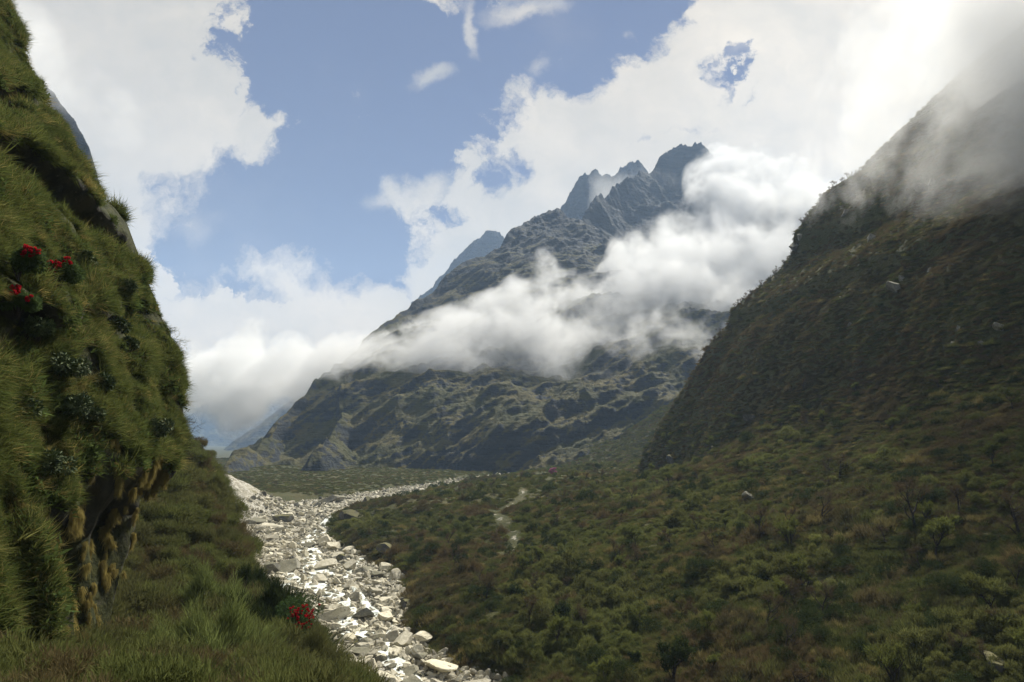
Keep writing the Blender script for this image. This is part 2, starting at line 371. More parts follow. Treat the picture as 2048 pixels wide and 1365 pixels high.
# the scree bank left of the bend, and a stony path and scar on the fan
ex = np.interp(Y, E[:, 0], E[:, 1])
st = np.maximum(st, sm((Y - 165) / 30) * sm((372 - Y) / 20) * sm((X - ex + 3) / 4) * sm((xl(Y) - X + 6) / 4) * (.75 + .5 * fbm2(X / 10, Y / 10, 4, 8)))
st = np.where((Y > 300) & (X < xl(Y) - 3), np.clip(ridge_field(X, Y, [(MOUND, .55, .5)], .5) + 36, 0, 1) * (.7 + .5 * fbm2(X / 14, Y / 10, 4, 88)), st)
st = np.maximum(st, (.33 + .6 * fbm2(X / 3, Y / 5, 3, 4)) * np.exp(-((X + 2.5 - (Y - 210) * .045 - 4 * np.sin(Y / 14)) / (2.4)) ** 2) * sm((Y - 165) / 20) * sm((330 - Y) / 30))
for (a, b, c, e) in [(930, 935, 30, .6), (750, 968, 25, .5)]:
    aa, bb = xz(a, b); Yq = -30 / bb if bb < -.03 else 600; Xq = aa * Yq
    st = np.maximum(st, e * np.exp(-((X - Xq) / c) ** 2 - ((Y - Yq) / (c * 1.2)) ** 2))
a_, b_ = xz(40, 1350); ys_ = np.linspace(8, 70, 400); k_ = np.argmax(ground_z(a_ * ys_, ys_) >= b_ * ys_); GX, GY = a_ * ys_[k_], ys_[k_]; print('GRAVEL', GX, GY)
# gravel of the track near the camera, bottom left
st = np.maximum(st, .75 * np.exp(-((X - GX) / 3.2) ** 2 - ((Y - GY) / 3.2) ** 2))
at = me.attributes.new('stony', 'FLOAT', 'POINT'); at.data.foreach_set('value', st.astype(np.float32).ravel())
ground = tag(link("ground", me), "dark green and brown scrubby valley floor with a pale stony bed", None, None, 'structure')

# ------------------------------------------------------------------ mountains
def Q(a, b, Y): return P(a, b, Y * .8)
def mount_mat(name, grass=(.118, .100, .038), gb=.37, rockA=(.034, .042, .050), rockB=(.066, .070, .070), sc=1.0):
    m, t = material(name)
    geo = t.n('ShaderNodeNewGeometry'); pos = geo.outputs['Position']
    # tilted strata coordinate
    mp = t.n('ShaderNodeMapping', {0: pos, 2: (0, R(-36), R(8)), 3: (.006 * sc, .010 * sc, .055 * sc)}).outputs[0]
    wv = t.noise(pos, .012 * sc, 3, .6, out=1)
    mp = t.vm('ADD', mp, t.vm('SCALE', wv, sc=.55))
    s1 = t.noise(mp, 1.6, 9, .68); s2 = t.noise(pos, .09 * sc, 9, .7); s3 = t.noise(pos, .018 * sc, 5, .6)
    nz = t.n('ShaderNodeSeparateXYZ', {0: geo.outputs['Normal']}).outputs[2]
    rock = t.mix(t.mr(s1, .35, .65), rockA, rockB)
    rock = t.mix(t.mr(s2, .62, .75, 0, .6), rock, (.12, .12, .115))
    gf = t.m('ADD', nz, t.m('ADD', t.m('MULTIPLY', t.m('SUBTRACT', s1, .5), 1.1), t.m('ADD', t.m('MULTIPLY', t.m('SUBTRACT', s2, .5), .8), t.m('MULTIPLY', t.m('SUBTRACT', s3, .5), .9))))
    alt = t.n('ShaderNodeSeparateXYZ', {0: pos}).outputs[2]; gf = t.m('SUBTRACT', gf, t.mr(alt, 60, 620, 0, .55))
    gcol = t.mix(t.mr(s3, .35, .65), grass, (grass[0] * .62, grass[1] * .75, grass[2] * .8))
    col = t.mix(t.mr(gf, gb + .12, gb + .38), rock, gcol)
    bp = t.n('ShaderNodeBump', {'Strength': 1.0, 'Distance': 9.0 / sc, 'Height': t.m('ADD', s1, t.m('MULTIPLY', s2, .7))})
    bs = t.n('ShaderNodeBsdfPrincipled', {'Base Color': col, 'Roughness': .9, 'Normal': bp.outputs[0], 'Specular IOR Level': .15})
    t.n('ShaderNodeOutputMaterial', {0: bs.outputs[0]}); return m
M_peak = mount_mat("peak_rock")
M_far = mount_mat("far_rock", gb=.55, sc=.6)
def mountain(name, lines, px0, px1, y0, y1, nu, nv, mat, label, amp=1.0, seed=0, strat=1.0, floor=-90, nmain=2):
    a0 = math.atan(xz(px0, 700)[0]); a1 = math.atan(xz(px1, 700)[0])
    X, Y = polar_grid(np.linspace(a0, a1, nu), np.geomspace(y0, y1, nv))
    wx = fbm2(X / 260, Y / 260, 4, seed + 5) * 55 * amp; wy = fbm2(X / 260, Y / 260, 4, seed + 8) * 55 * amp
    near = np.full(X.shape, 1e9); H = ridge_field(X, Y, lines[:nmain], .6, near); near = .60 + .40 * sm(near / 150); H = ridge_field(X, Y, lines, .6); Hw = ridge_field(X + wx, Y + wy, lines, .6)
    top = np.clip((H + 400) / 10, 0, 1)
    H = H + (Hw - H) * near * .9
    rg = fbm2(X / 330, Y / 330, 7, seed, .52, ridged=True)
    H = H + (rg * 34 + fbm2(X / 90, Y / 90, 6, seed + 3, .58, ridged=True) * 9 + fbm2((X * .8 + Y * .6) / 420, (Y * .8 - X * .6) / 64, 6, seed + 41, .55, ridged=True) * 24 - 30) * amp * near
    # tilted ledges
    wrp = fbm2(X / 210, Y / 210, 4, seed + 31) * 70
    for per, A in ((30, 5.0), (12, 2.4)):
        tt = (H - .85 * X + .12 * Y + wrp * (1 if per > 20 else 1.5)) / per; fr = tt - np.floor(tt)
        H = H + A * amp * strat * (sm(fr * 1.25) - fr)
    H = H + fbm2(X / 14, Y / 14, 4, seed + 11, .6) * 1.8 * amp
    H = H + (fbm2(X / 70, Y / 70, 5, seed + 61, .6, ridged=True) * 22 - 8) * sm((H - 330) / 250) * amp
    H = np.maximum(H, floor)
    me = mesh_np(name, np.stack([X, Y, H], -1).reshape(-1, 3), grid_faces(nu, nv, flip=True), mat, True)
    return tag(link(name, me), label, None, None, 'structure')
R1 = [Q(445, 965, 640), Q(500, 905, 800), Q(560, 843, 900), Q(640, 765, 1030), Q(700, 710, 1120), Q(770, 645, 1230), Q(850, 583, 1350), Q(930, 533, 1480), Q(1010, 484, 1620), Q(1078, 424, 1780), Q(1106, 416, 1820), Q(1121, 442, 1850),
      Q(1180, 400, 2000), Q(1232, 372, 2200), Q(1300, 330, 2450), Q(1345, 292, 2600), Q(1396, 278, 2660), Q(1412, 330, 2670), Q(1438, 385, 2680), Q(1458, 405, 2700), Q(1560, 500, 2600), Q(1680, 560, 2500)]
spurs = [([Q(1106, 424, 1820), Q(1040, 560, 1500), Q(1000, 690, 1250), Q(1000, 830, 1000), Q(960, 925, 830)], .75, 1.0),
         ([Q(1300, 345, 2450), Q(1250, 520, 1900), Q(1200, 640, 1600), Q(1230, 760, 1250), Q(1180, 860, 1000)], .8, .9),
         ([Q(1458, 405, 2700), Q(1480, 560, 2000), Q(1440, 680, 1500), Q(1400, 790, 1150)], .7, .9),
         ([Q(700, 716, 1120), Q(690, 830, 900), Q(640, 930, 720)], 1.7, .9)]
mountain("mountain", [(R1[:12], .60, 1.5, 25, 40), (R1[11:], .62, 1.5, 110, 60)] + spurs, 380, 1760, 470, 2500, 1000, 900, M_peak, "dark rocky mountain with ledges of dry grass and a blunt peak wrapped in cloud", 1.0, 100)
R2 = [P(1060, 520, 2500), P(1118, 445, 2500), P(1150, 385, 2500), P(1180, 345, 2500), P(1205, 348, 2500), P(1240, 340, 2500), P(1262, 318, 2500), P(1280, 318, 2500), P(1296, 345, 2500), P(1400, 480, 2500)]
mountain("mountain", [(R2, 1.2, 1.2, 50, 50)], 1020, 1450, 2250, 2850, 420, 330, M_peak, "blue grey jagged ridge just left of and behind the blunt peak", 1.5, 200)
R3 = [P(860, 640, 3300), P(920, 555, 3300), P(950, 500, 3300), P(980, 464, 3300), P(1000, 478, 3300), P(1015, 492, 3300), P(1060, 455, 3350), P(1120, 500, 3350)]
mountain("mountain", [(R3, 1.1, 1.1)], 820, 1160, 3000, 3700, 360, 300, M_far, "small pale pointed summit far behind the dark ridge", 1.3, 300)
F1 = [P(150, 940, 5400), P(250, 900, 5400), P(340, 870, 5500), P(405, 826, 5500), P(450, 790, 5600), P(482, 772, 5600), P(520, 800, 5700), P(600, 790, 5800), P(700, 700, 6000)]
mountain("mountain", [(F1, .7, .9)], 100, 760, 4200, 6600, 400, 360, M_far, "faint blue mountain at the end of the valley behind the left cliff", 1.5, 400, nmain=1)
F2 = [P(300, 975, 2600), P(400, 955, 2700), P(450, 905, 2800), P(500, 868, 2900), P(560, 820, 3000), P(640, 760, 3100)]
mountain("mountain", [(F2, .8, .9)], 250, 760, 2100, 3500, 420, 320, M_far, "hazy blue lower spur between the far mountain and the dark ridge", .9, 450, nmain=1)
LC = [P(-350, -300, 900), P(-100, 0, 850), P(60, 130, 820), P(112, 190, 800), P(152, 240, 800), P(178, 290, 800), P(197, 352, 800), P(215, 470, 780), P(240, 600, 770), P(300, 800, 760), P(340, 940, 760)]
mountain("cliff", [(LC, 3.0, 3.0)], -250, 345, 560, 1050, 380, 380, M_far, "bluish bare rock cliff fading into cloud behind the grassy cliff", .35, 500)

# ------------------------------------------------------------------ the near left cliff
edge = np.array([P(320, 1330, 44), P(332, 1250, 45), P(338, 1150, 46), P(345, 1050, 48), P(378, 960, 52), P(388, 880, 56), P(386, 790, 58), P(378, 710, 58), P(345, 640, 58), P(318, 570, 58), P(295, 505, 58), P(276, 455, 58), P(262, 432, 58), P(232, 418, 59), P(205, 375, 60),
                 P(175, 318, 60), P(145, 262, 60), P(108, 212, 61), P(85, 165, 62), P(66, 110, 62), P(45, 50, 63), P(22, 0, 64), P(-60, -130, 66), P(-250, -400, 70)])
def ledges(y, z):
    w_ = fbm2(y / 5, z / 5, 4, 23) * 1.6
    return ((z - 17.6 + .10 * (y - 45) + w_, 1.0), (z - 27 - .45 * (y - 50) + w_, 1.2), (z - 8.5 - .2 * (y - 45) + w_ * 1.5, .35))
def cliff_x(y, z):
    ex = np.interp(z, edge[:, 2], edge[:, 0]); ey = np.interp(z, edge[:, 2], edge[:, 1])
    d = ey - y
    x = ex + .10 * np.clip(d, 0, None) + .004 * np.clip(d, 0, 40) ** 2 * .3
    x = np.where(d < 0, ex + 1.9 * d - .02 * d * d, x)
    x = x - .8 * np.exp(-(d / 1.6) ** 2)
    # bulges and hollows
    x = x + ((fbm3(y / 9, z / 9, y * 0 + 3, 4, 5) - .45) * 1.6 + fbm3(y / 3., z / 3., y * 0 + 8, 4, 15) * .5) * sm((np.abs(d) + .4) / 4)
    # ledge lines climbing to the left in the upper part
    for q, k in ledges(y, z):
        x = x + (.5 * np.exp(-((q - .9) / .7) ** 2) - 2.2 * k * np.exp(-((q + 1.0) / 1.0) ** 2)) * sm(d / 7)
    # dark hollow under the overhang
    x = x - 1.7 * sm((-2.5 + .12 * (y - 40) + 1.5 * fbm2(y / 4, z / 4, 2, 19) - z) / 3.5) * sm((y - 32) / 4) * sm((54 - y) / 4)
    x = x - 1.2 * sm((-z) / 6) * (np.sin(y * 1.3 + fbm2(y / 3, z / 12, 2, 7) * 3) * .5 + .5)
    return x
mc, t = material("cliff_face")
geo = t.n('ShaderNodeNewGeometry'); pos = geo.outputs['Position']; ns = t.n('ShaderNodeSeparateXYZ', {0: geo.outputs['Normal']}).outputs[2]
a = t.noise(pos, .35, 8, .66, .3); b = t.noise(pos, 2.2, 7, .68)
rk = t.mix(t.mr(a, .35, .65), (.035, .034, .028), (.10, .092, .07)); rk = t.mix(t.mr(b, .6, .75), rk, (.22, .20, .155))
gr = t.mix(t.mr(b, .35, .65), (.022, .026, .009), (.055, .058, .018))
zz_ = t.n('ShaderNodeSeparateXYZ', {0: pos}).outputs[2]
fa = t.m('ADD', ns, t.m('MULTIPLY', t.m('SUBTRACT', a, .5), 1.6))
col = t.mix(t.mr(fa, -.15, .2), rk, gr)
bp = t.n('ShaderNodeBump', {'Strength': .9, 'Distance': .5, 'Height': t.m('ADD', a, t.m('MULTIPLY', b, .5))})
bs = t.n('ShaderNodeBsdfPrincipled', {'Base Color': col, 'Roughness': .9, 'Normal': bp.outputs[0], 'Specular IOR Level': .15})
t.n('ShaderNodeOutputMaterial', {0: bs.outputs[0]})
cy = np.concatenate([np.linspace(-30, 12, 30, endpoint=False), np.linspace(12, 72, 420), np.linspace(73, 140, 60)]); cz = np.linspace(-26, 78, 620)
CY, CZ = np.meshgrid(cy, cz, indexing='ij'); CX = cliff_x(CY, CZ)
me = mesh_np("cliff", np.stack([CX, CY, CZ], -1).reshape(-1, 3), grid_faces(*CX.shape, flip=False), mc, True)
tag(link("cliff", me), "steep grass covered rock cliff filling the left side", None, None, 'structure')

# ------------------------------------------------------------------ instancing of uncountable growth
def scatter(name, pts, rot, scl, pid, protos, label):
    """one object of stuff: prototypes instanced on points by geometry nodes"""
    col = bpy.data.collections.new(name + "_kinds")
    for i, p in enumerate(protos): col.objects.link(p)
    me = bpy.data.meshes.new(name); n = len(pts)
    me.vertices.add(n); me.vertices.foreach_set('co', np.asarray(pts, np.float32).ravel())
    for nm, ty, dat in (('rot', 'FLOAT_VECTOR', rot), ('scl', 'FLOAT_VECTOR', scl), ('pid', 'INT', pid)):
        a = me.attributes.new(nm, ty, 'POINT')
        a.data.foreach_set('vector' if ty != 'INT' else 'value', np.asarray(dat, np.float32 if ty != 'INT' else np.int32).ravel())
    ob = link(name, me)
    ng = bpy.data.node_groups.new(name, 'GeometryNodeTree')
    ng.interface.new_socket('Geometry', in_out='INPUT', socket_type='NodeSocketGeometry'); ng.interface.new_socket('Geometry', in_out='OUTPUT', socket_type='NodeSocketGeometry')
    N = ng.nodes; gi = N.new('NodeGroupInput'); go = N.new('NodeGroupOutput'); ip = N.new('GeometryNodeInstanceOnPoints'); ci = N.new('GeometryNodeCollectionInfo')
    ci.inputs[0].default_value = col; ci.inputs['Separate Children'].default_value = True; ci.inputs['Reset Children'].default_value = True
    def attr(nm, ty):
        q = N.new('GeometryNodeInputNamedAttribute'); q.data_type = ty; q.inputs[0].default_value = nm; return q.outputs[0]
    ng.links.new(gi.outputs[0], ip.inputs['Points']); ng.links.new(ci.outputs[0], ip.inputs['Instance'])
    ip.inputs['Pick Instance'].default_value = True
    ng.links.new(attr('pid', 'INT'), ip.inputs['Instance Index'])
    e2r = N.new('FunctionNodeEulerToRotation'); ng.links.new(attr('rot', 'FLOAT_VECTOR'), e2r.inputs[0]); ng.links.new(e2r.outputs[0], ip.inputs['Rotation'])
    ng.links.new(attr('scl', 'FLOAT_VECTOR'), ip.inputs['Scale']); ng.links.new(ip.outputs[0], go.inputs[0])
    md = ob.modifiers.new("scatter", 'NODES'); md.node_group = ng
    return tag(ob, label, None, None, 'stuff')
def proto(name, V, F, mat): return bpy.data.objects.new(name, mesh_np(name, V, F, mat))
def normals_to_rot(Nv, spin):
    """euler that takes +Z to the normal, after a random spin about Z"""
    from mathutils import Quaternion
    out = np.zeros((len(Nv), 3))
    zq = Vector((0, 0, 1))
    for i, v in enumerate(Nv):
        q = zq.rotation_difference(Vector(v)) @ Quaternion((0, 0, 1), spin[i]); e = q.to_euler(); out[i] = (e.x, e.y, e.z)
    return out

# shrub kinds: a dome of upright brushy twigs and small leaves
def shrub_arrays(n, h=2.2, r=1.4, w=.05, ln=.5, lumps=5, up=.8, leafy=0.5, seed=0):
    g = np.random.default_rng(seed)
    cen = np.stack([g.normal(0, r * .38, lumps), g.normal(0, r * .38, lumps), g.uniform(.45, .8, lumps) * h], 1); rad = g.uniform(.4, .7, lumps) * r
    k = g.integers(0, lumps, n); d = g.normal(size=(n, 3)); d[:, 2] = np.abs(d[:, 2]) * .9 - .25; d /= np.linalg.norm(d, axis=1, keepdims=True)
    p = cen[k] + d * (rad[k] * g.uniform(.5, 1.08, n) ** .6)[:, None]; p[:, 2] = np.clip(p[:, 2], .05, None)
    D = d * .7 + g.normal(0, .35, (n, 3)); D[:, 2] += up
    a = blades(p, D, g.uniform(.6, 1.2, n) * ln, g.uniform(.6, 1.3, n) * w, np.stack([g.normal(0, .05, n), g.normal(0, .05, n), -g.uniform(0, .1, n)], 1))
    # stems
    m = max(10, lumps * 4); kk = g.integers(0, lumps, m); tip = cen[kk] + g.normal(0, .3, (m, 3)) * rad[kk][:, None]
    base = np.stack([g.normal(0, .12, m), g.normal(0, .12, m), np.full(m, -.2)], 1); D = tip - base
    b = blades(base, D, np.linalg.norm(D, axis=1), np.full(m, .07), g.normal(0, .1, (m, 3)))
    return join([a, b])
def brush_arrays(n, r=1.7, h=1.4, w=.04, ln=.55, tilt=.28, seed=0):
    g = np.random.default_rng(seed); p = np.stack([g.normal(0, r * .45, n), g.normal(0, r * .45, n), np.zeros(n)], 1); rho = np.hypot(p[:, 0], p[:, 1]) / r
    ph = g.uniform(0, 6.28, 6); top = h * (1 - .4 * np.clip(rho, 0, 1.4) ** 2) * (.75 + .18 * np.sin(p[:, 0] * 3.1 / r * 2 + ph[0]) + .18 * np.sin(p[:, 1] * 4.3 / r * 2 + ph[1])) * g.uniform(.6, 1.15, n)
    l = ln * g.uniform(.5, 1.3, n); p[:, 2] = np.clip(top - l, -.1, None) * g.uniform(0, 1, n) ** .45
    D = np.stack([p[:, 0] / r * tilt * 2 + g.normal(0, tilt, n), p[:, 1] / r * tilt * 2 + g.normal(0, tilt, n), np.ones(n)], 1)
    return blades(p, D, l, g.uniform(.5, 1.3, n) * w, np.stack([g.normal(0, .06, n), g.normal(0, .06, n), g.normal(0, .03, n)], 1))
M_brown = leaf_mat("brown_twigs", [(.064, .050, .026), (.092, .070, .034), (.054, .050, .024), (.112, .090, .042)], trans=.25)
M_green = leaf_mat("spring_leaves", [(.046, .056, .018), (.084, .092, .028), (.060, .062, .022), (.125, .132, .040)], trans=.4)
M_olive = leaf_mat("olive_leaves", [(.044, .050, .016), (.076, .076, .026), (.042, .050, .015), (.100, .096, .034)], trans=.35)
M_dark = leaf_mat("evergreen_leaves", [(.020, .028, .010), (.032, .042, .015), (.024, .034, .012)], trans=.2)
M_dry = leaf_mat("dry_shrub", [(.10, .085, .035), (.14, .115, .045), (.085, .078, .032)], trans=.3)
kinds = []
for i, mt in enumerate([M_brown, M_green, M_olive, M_dark, M_brown, M_olive, M_green, M_dry]):
    V, F = shrub_arrays(1100, 2.0 + .5 * (i % 3), 1.3 + .25 * (i % 2), .055, .42, 4 + i % 3, [.9, .5, .8, .3, 1.1, .7, .6, 1.0][i], seed=i)
    if i not in (3, 6): V, F = brush_arrays(1300, [1.9, 1.7, 2.1, 1, 1.6, 2.2, 1, 1.7][i], [1.5, 1.2, 1.3, 1, 2.1, 1.0, 1, 1.3][i], .045, .6, .3, seed=i)
    kinds.append(proto("shrub_kind", V, F, mt))
def sample_polar(n, a0, a1, y0, y1, power=1.0):
    a = rng.uniform(a0, a1, n); q = y0 * (y1 / y0) ** (rng.uniform(0, 1, n) ** power); return np.tan(a) * q, q
def pick(x, y, green, seed):
    """kind of shrub by patch"""
    v = fbm2(x / 38, y / 38, 4, seed) * 2.0 + rng.normal(0, .28, len(x)) + green
    return np.select([v < -.75, v < -.25, v < .15, v < .5, v < .9], [rng.choice([0, 4], len(x)), np.full(len(x), 0), rng.choice([2, 5, 4], len(x)), rng.choice([2, 5, 5, 2, 7, 2, 5, 3], len(x)), rng.choice([1, 5], len(x))], rng.choice([1, 6], len(x)))
# right side: fan, wall and talus
x, y = sample_polar(150000, R(-28), R(44), 50, 900, .95)
z = ground_z(x, y)
keep = (x > xr(y) + .2 + fbm2(x / 12, y / 12, 3, 2) * 2.5) & (z < 250) & ~((np.abs(x + 2.5 - (y - 210) * .045 - 4 * np.sin(y / 14)) < 2.3) & (y > 175) & (y < 320))
x, y, z = x[keep], y[keep], z[keep]
dens = fbm2(x / 20, y / 20, 4, 12); kp = dens > -.42; x, y, z = x[kp], y[kp], z[kp]
onwall = sm((z + 5 - (y > 420) * 30) / 40)
sc = np.exp(rng.normal(-.75, .40, len(x))).clip(.2, 1.5) * np.interp(y, [50, 120, 350, 900], [.75, 1.0, 1.15, 1.35]) * (1 + .35 * fbm2(x / 25, y / 25, 2, 19))
sc *= 1 - .25 * onwall
pid = pick(x, y, .36 - .85 * onwall + .25 * (y < 130), 71)
pid = np.where(rng.random(len(x)) < .05, 7, pid)
rot = np.stack([rng.normal(0, .12, len(x)), -.25 * onwall + rng.normal(0, .12, len(x)), rng.uniform(0, 6.28, len(x))], 1)
rot[:, 1] = rng.normal(0, .12, len(x))
scatter("shrub_cover", np.stack([x, y, z - .2], 1), rot, np.stack([sc, sc, sc * rng.uniform(.7, 1.5, len(x))], 1), pid, kinds, "dense brown and green scrub covering the valley floor and right slope")
x, y = sample_polar(52000, R(6), R(44), 90, 720, .7); z = ground_z(x, y)
kp = (z > -14) & (z < 240) & (x > xr(y) + 5); x, y, z = x[kp], y[kp], z[kp]; n = len(x); sc = rng.uniform(.3, .7, n)
pid = np.where(fbm2(x / 30, z / 14, 3, 29) + rng.normal(0, .25, n) > .12, rng.choice([2, 7, 5], n), rng.choice([0, 4, 0], n))
scatter("low_scrub", np.stack([x, y, z - .15], 1), np.stack([rng.normal(0, .12, n), rng.normal(0, .12, n), rng.uniform(0, 6.28, n)], 1), np.stack([sc, sc, sc], 1), pid, [o.copy() for o in kinds], "low brown scrub and dry grass on the right wall")
x = rng.uniform(0, 330, 26000); y = rng.uniform(430, 800, 26000); z = ground_z(x, y); kp = (z < 150) & (x > xr(y) + 4) & (x / y < .45); x, y, z = x[kp], y[kp], z[kp]; n = len(x); sc = rng.uniform(.5, 1.2, n)
scatter("talus_scrub", np.stack([x, y, z - .2], 1), np.stack([x * 0, x * 0, rng.uniform(0, 6.28, n)], 1), np.stack([sc, sc, sc * .8], 1), rng.choice([1, 2, 5, 6, 0], n), [o.copy() for o in kinds], "green scrub on the far slope behind the foot of the right wall")
# left bank beyond the shoulder and plain across the stream
x, y = sample_polar(42000, R(-30), R(4), 150, 900, .55)
z = ground_z(x, y); ex = np.interp(y, E[:, 0], E[:, 1])
keep = (x < xl(y) - 1.5) & ((y > 385) | (x < ex - 2)); x, y, z = x[keep], y[keep], z[keep]
sc = rng.uniform(.4, .95, len(x)); pid = rng.choice([0, 2, 5, 7, 1], len(x), p=[.12, .3, .3, .08, .2])
scatter("shrub_cover", np.stack([x, y, z - .2], 1), np.stack([x * 0, x * 0, rng.uniform(0, 6.28, len(x))], 1), np.stack([sc] * 3, 1), pid, [o.copy() for o in kinds], "low olive scrub on the plain beyond the stream")

# near left slope: finer bushes and grass
def tuft_arrays(n, L=.9, w=.022, spread=.5, droop=.35, seed=0, r=.18):
    g = np.random.default_rng(seed)
    p = np.stack([g.normal(0, r, n), g.normal(0, r, n), g.uniform(-.05, .1, n)], 1)
    D = g.normal(0, spread, (n, 3)); D[:, 2] = 1
    l = g.uniform(.5, 1.2, n) * L
    dr = np.stack([np.full(n, -droop) * l, g.normal(0, .12, n) * l, g.normal(0, .08, n) * l], 1)
    return blades(p, D, l, g.uniform(.6, 1.4, n) * w, dr)
M_grass = leaf_mat("cliff_grass", [(.020, .028, .009), (.070, .078, .022), (.036, .050, .014), (.140, .134, .044)], trans=.42, patch=.30, spread=.5, bright=1.95)
M_straw = leaf_mat("straw_tufts", [(.15, .125, .042), (.19, .155, .055), (.11, .10, .035)], trans=.35)
gk = [proto("grass_kind", *tuft_arrays(60, .75, .030, .6, .45, s), M_grass) for s in range(5)] + [proto("grass_kind", *tuft_arrays(60, .8, .024, .5, .5, 9), M_straw)]
M_herb = leaf_mat('herbs', [(.030, .045, .014), (.050, .070, .020), (.075, .090, .030)], trans=.3)
M_deadg = leaf_mat('dead_grass', [(.10, .085, .04), (.14, .12, .055)], trans=.3)
gk += [proto('herb_kind', *tuft_arrays(55, .34, .085, 1.1, .1, 20 + s, .3), M_herb) for s in range(3)] + [proto('twig_kind', *tuft_arrays(26, 1.25, .014, .8, .1, 30, .15), M_deadg)]
def cliff_pts(n, y0, y1, z0, z1):
    y = rng.uniform(y0, y1, n); z = rng.uniform(z0, z1, n); x = cliff_x(y, z); e = .25
    dy = (cliff_x(y + e, z) - cliff_x(y - e, z)) / (2 * e); dz = (cliff_x(y, z + e) - cliff_x(y, z - e)) / (2 * e)
    N = np.stack([np.ones(n), -dy, -dz], 1); N /= np.linalg.norm(N, axis=1, keepdims=True)
    return np.stack([x, y, z], 1), N
Pc, Nc = cliff_pts(95000, 26, 66, -14, 48)
ey = np.interp(Pc[:, 2], edge[:, 2], edge[:, 1])
f3 = fbm3(Pc[:, 1] / 4, Pc[:, 2] / 4, Pc[:, 0] * 0, 4, 55)
low = 1.25 * sm((-1.0 - Pc[:, 2] + (Pc[:, 1] - 40) * .1) / 4) * sm((Pc[:, 1] - 33) / 5)
keep = (Nc[:, 2] > -.15 + .35 * low + .2 * f3) & (f3 > -.55 + .75 * low) & (Pc[:, 1] < ey + 3)
patch_ = fbm3(Pc[:, 1] / 1.6, Pc[:, 2] / 1.3, Pc[:, 0] * 0 + 4, 3, 59)
keep &= patch_ > -.22
for q_, k_ in ledges(Pc[:, 1], Pc[:, 2])[:2]: keep &= ~((q_ > -2.0) & (q_ < -.1) & (fbm3(Pc[:, 1], Pc[:, 2], Pc[:, 0], 2, 5) > -.35))
keep &= ~((Pc[:, 1] > ey - 5) & (np.abs(Pc[:, 2] - 21) < 5) & (f3 > -.1))
Pc, Nc, f3 = Pc[keep], Nc[keep], f3[keep]
G = Nc * .75 + np.array([.05, .05, .55]); G += rng.normal(0, .30, G.shape) + fbm3(Pc[:, 1] / 2, Pc[:, 2] / 2, Pc[:, 0] * 0, 2, 81)[:, None] * np.array([0, .7, .3]); G /= np.linalg.norm(G, axis=1, keepdims=True)
n = len(Pc); sc = rng.uniform(.4, 1.1, n) * np.clip(.95 + 1.3 * fbm3(Pc[:, 1] / 3, Pc[:, 2] / 3, Pc[:, 0] * 0 + 9, 3, 71), .35, 1.7)
# local -x droops: rotate so that droop points down the slope
spin = np.full(n, pi) + rng.normal(0, .5, n)
scatter("cliff_grass", Pc - Nc * .05, normals_to_rot(G, rng.uniform(0, 6.28, n)), np.stack([sc] * 3, 1), np.where(rng.random(n) < .06, 5, np.where(rng.random(n) < .03, 9, np.where(fbm3(Pc[:, 1] / 2.2, Pc[:, 2] / 2.2, Pc[:, 0] * 0, 3, 91) + rng.normal(0, .12, n) > .18, rng.integers(6, 9, n), rng.integers(0, 5, n)))), gk, "long soft green grass hanging all over the left cliff")
# hanging straw-coloured moss tufts on the dark overhang
def hang_arrays(n, seed):
    g = np.random.default_rng(seed); p = g.normal(0, .10, (n, 3)); p[:, 2] = g.uniform(-.5, .1, n)
    D = g.normal(0, .45, (n, 3)); D[:, 2] = -.9
    return blades(p, D, g.uniform(.25, .6, n), g.uniform(.015, .035, n), np.stack([g.normal(0, .03, n), g.normal(0, .03, n), -g.uniform(.05, .2, n)], 1))
hk = [proto("moss_kind", *hang_arrays(150, s), M_straw) for s in range(3)]
Pc, Nc = cliff_pts(7000, 31, 53, -14, 0)
col_ = np.sin(Pc[:, 1] * 2.4 + fbm2(Pc[:, 1] / 4, Pc[:, 2] / 7, 2, 3) * 4)
kp = (col_ > .35) & (rng.random(len(Pc)) < .55) & (fbm3(Pc[:, 1] / .8, Pc[:, 2] / .8, Pc[:, 0], 2, 44) > -.02); Pc, Nc = Pc[kp], Nc[kp]; n = len(Pc); sc = rng.uniform(.3, .85, n)
scatter("moss_tuft", Pc + Nc * .12, np.stack([rng.normal(0, .1, n), rng.normal(0, .1, n), rng.uniform(0, 6.28, n)], 1), np.stack([sc, sc, sc * 1.2], 1), rng.integers(0, 3, n), hk, "straw coloured hanging moss tufts on the dark overhang")
# brushy bushes of the near slope
M_near = leaf_mat("near_brush", [(.042, .052, .018), (.074, .084, .026), (.060, .060, .024), (.094, .098, .032)], trans=.4, patch=.08)
M_nearb = leaf_mat("near_twigs", [(.055, .046, .024), (.080, .064, .030), (.050, .052, .020)], trans=.3, patch=.08)
def fine_bush(seed, n=2600, h=1.5, r=1.3, w=.022, ln=.6, up=.9): return brush_arrays(n, r, h, w, ln, .3, seed=seed)
nk = [proto("bush_kind", *fine_bush(40), M_near), proto("bush_kind", *shrub_arrays(2600, 1.9, 1.2, .03, .35, 6, .6, seed=41), M_nearb), proto("bush_kind", *shrub_arrays(3000, 2.1, 1.4, .03, .38, 7, .8, seed=42), M_near), proto("bush_kind", *fine_bush(43, h=2.4, up=1.2), M_nearb), proto('lawn_kind', *tuft_arrays(60, .6, .022, .7, .3, 77), M_near), gk[5].copy()]
x, y = sample_polar(16000, R(-46), R(-8), 9, 170, .8)
z = ground_z(x, y); ex = np.interp(y, E[:, 0], E[:, 1])
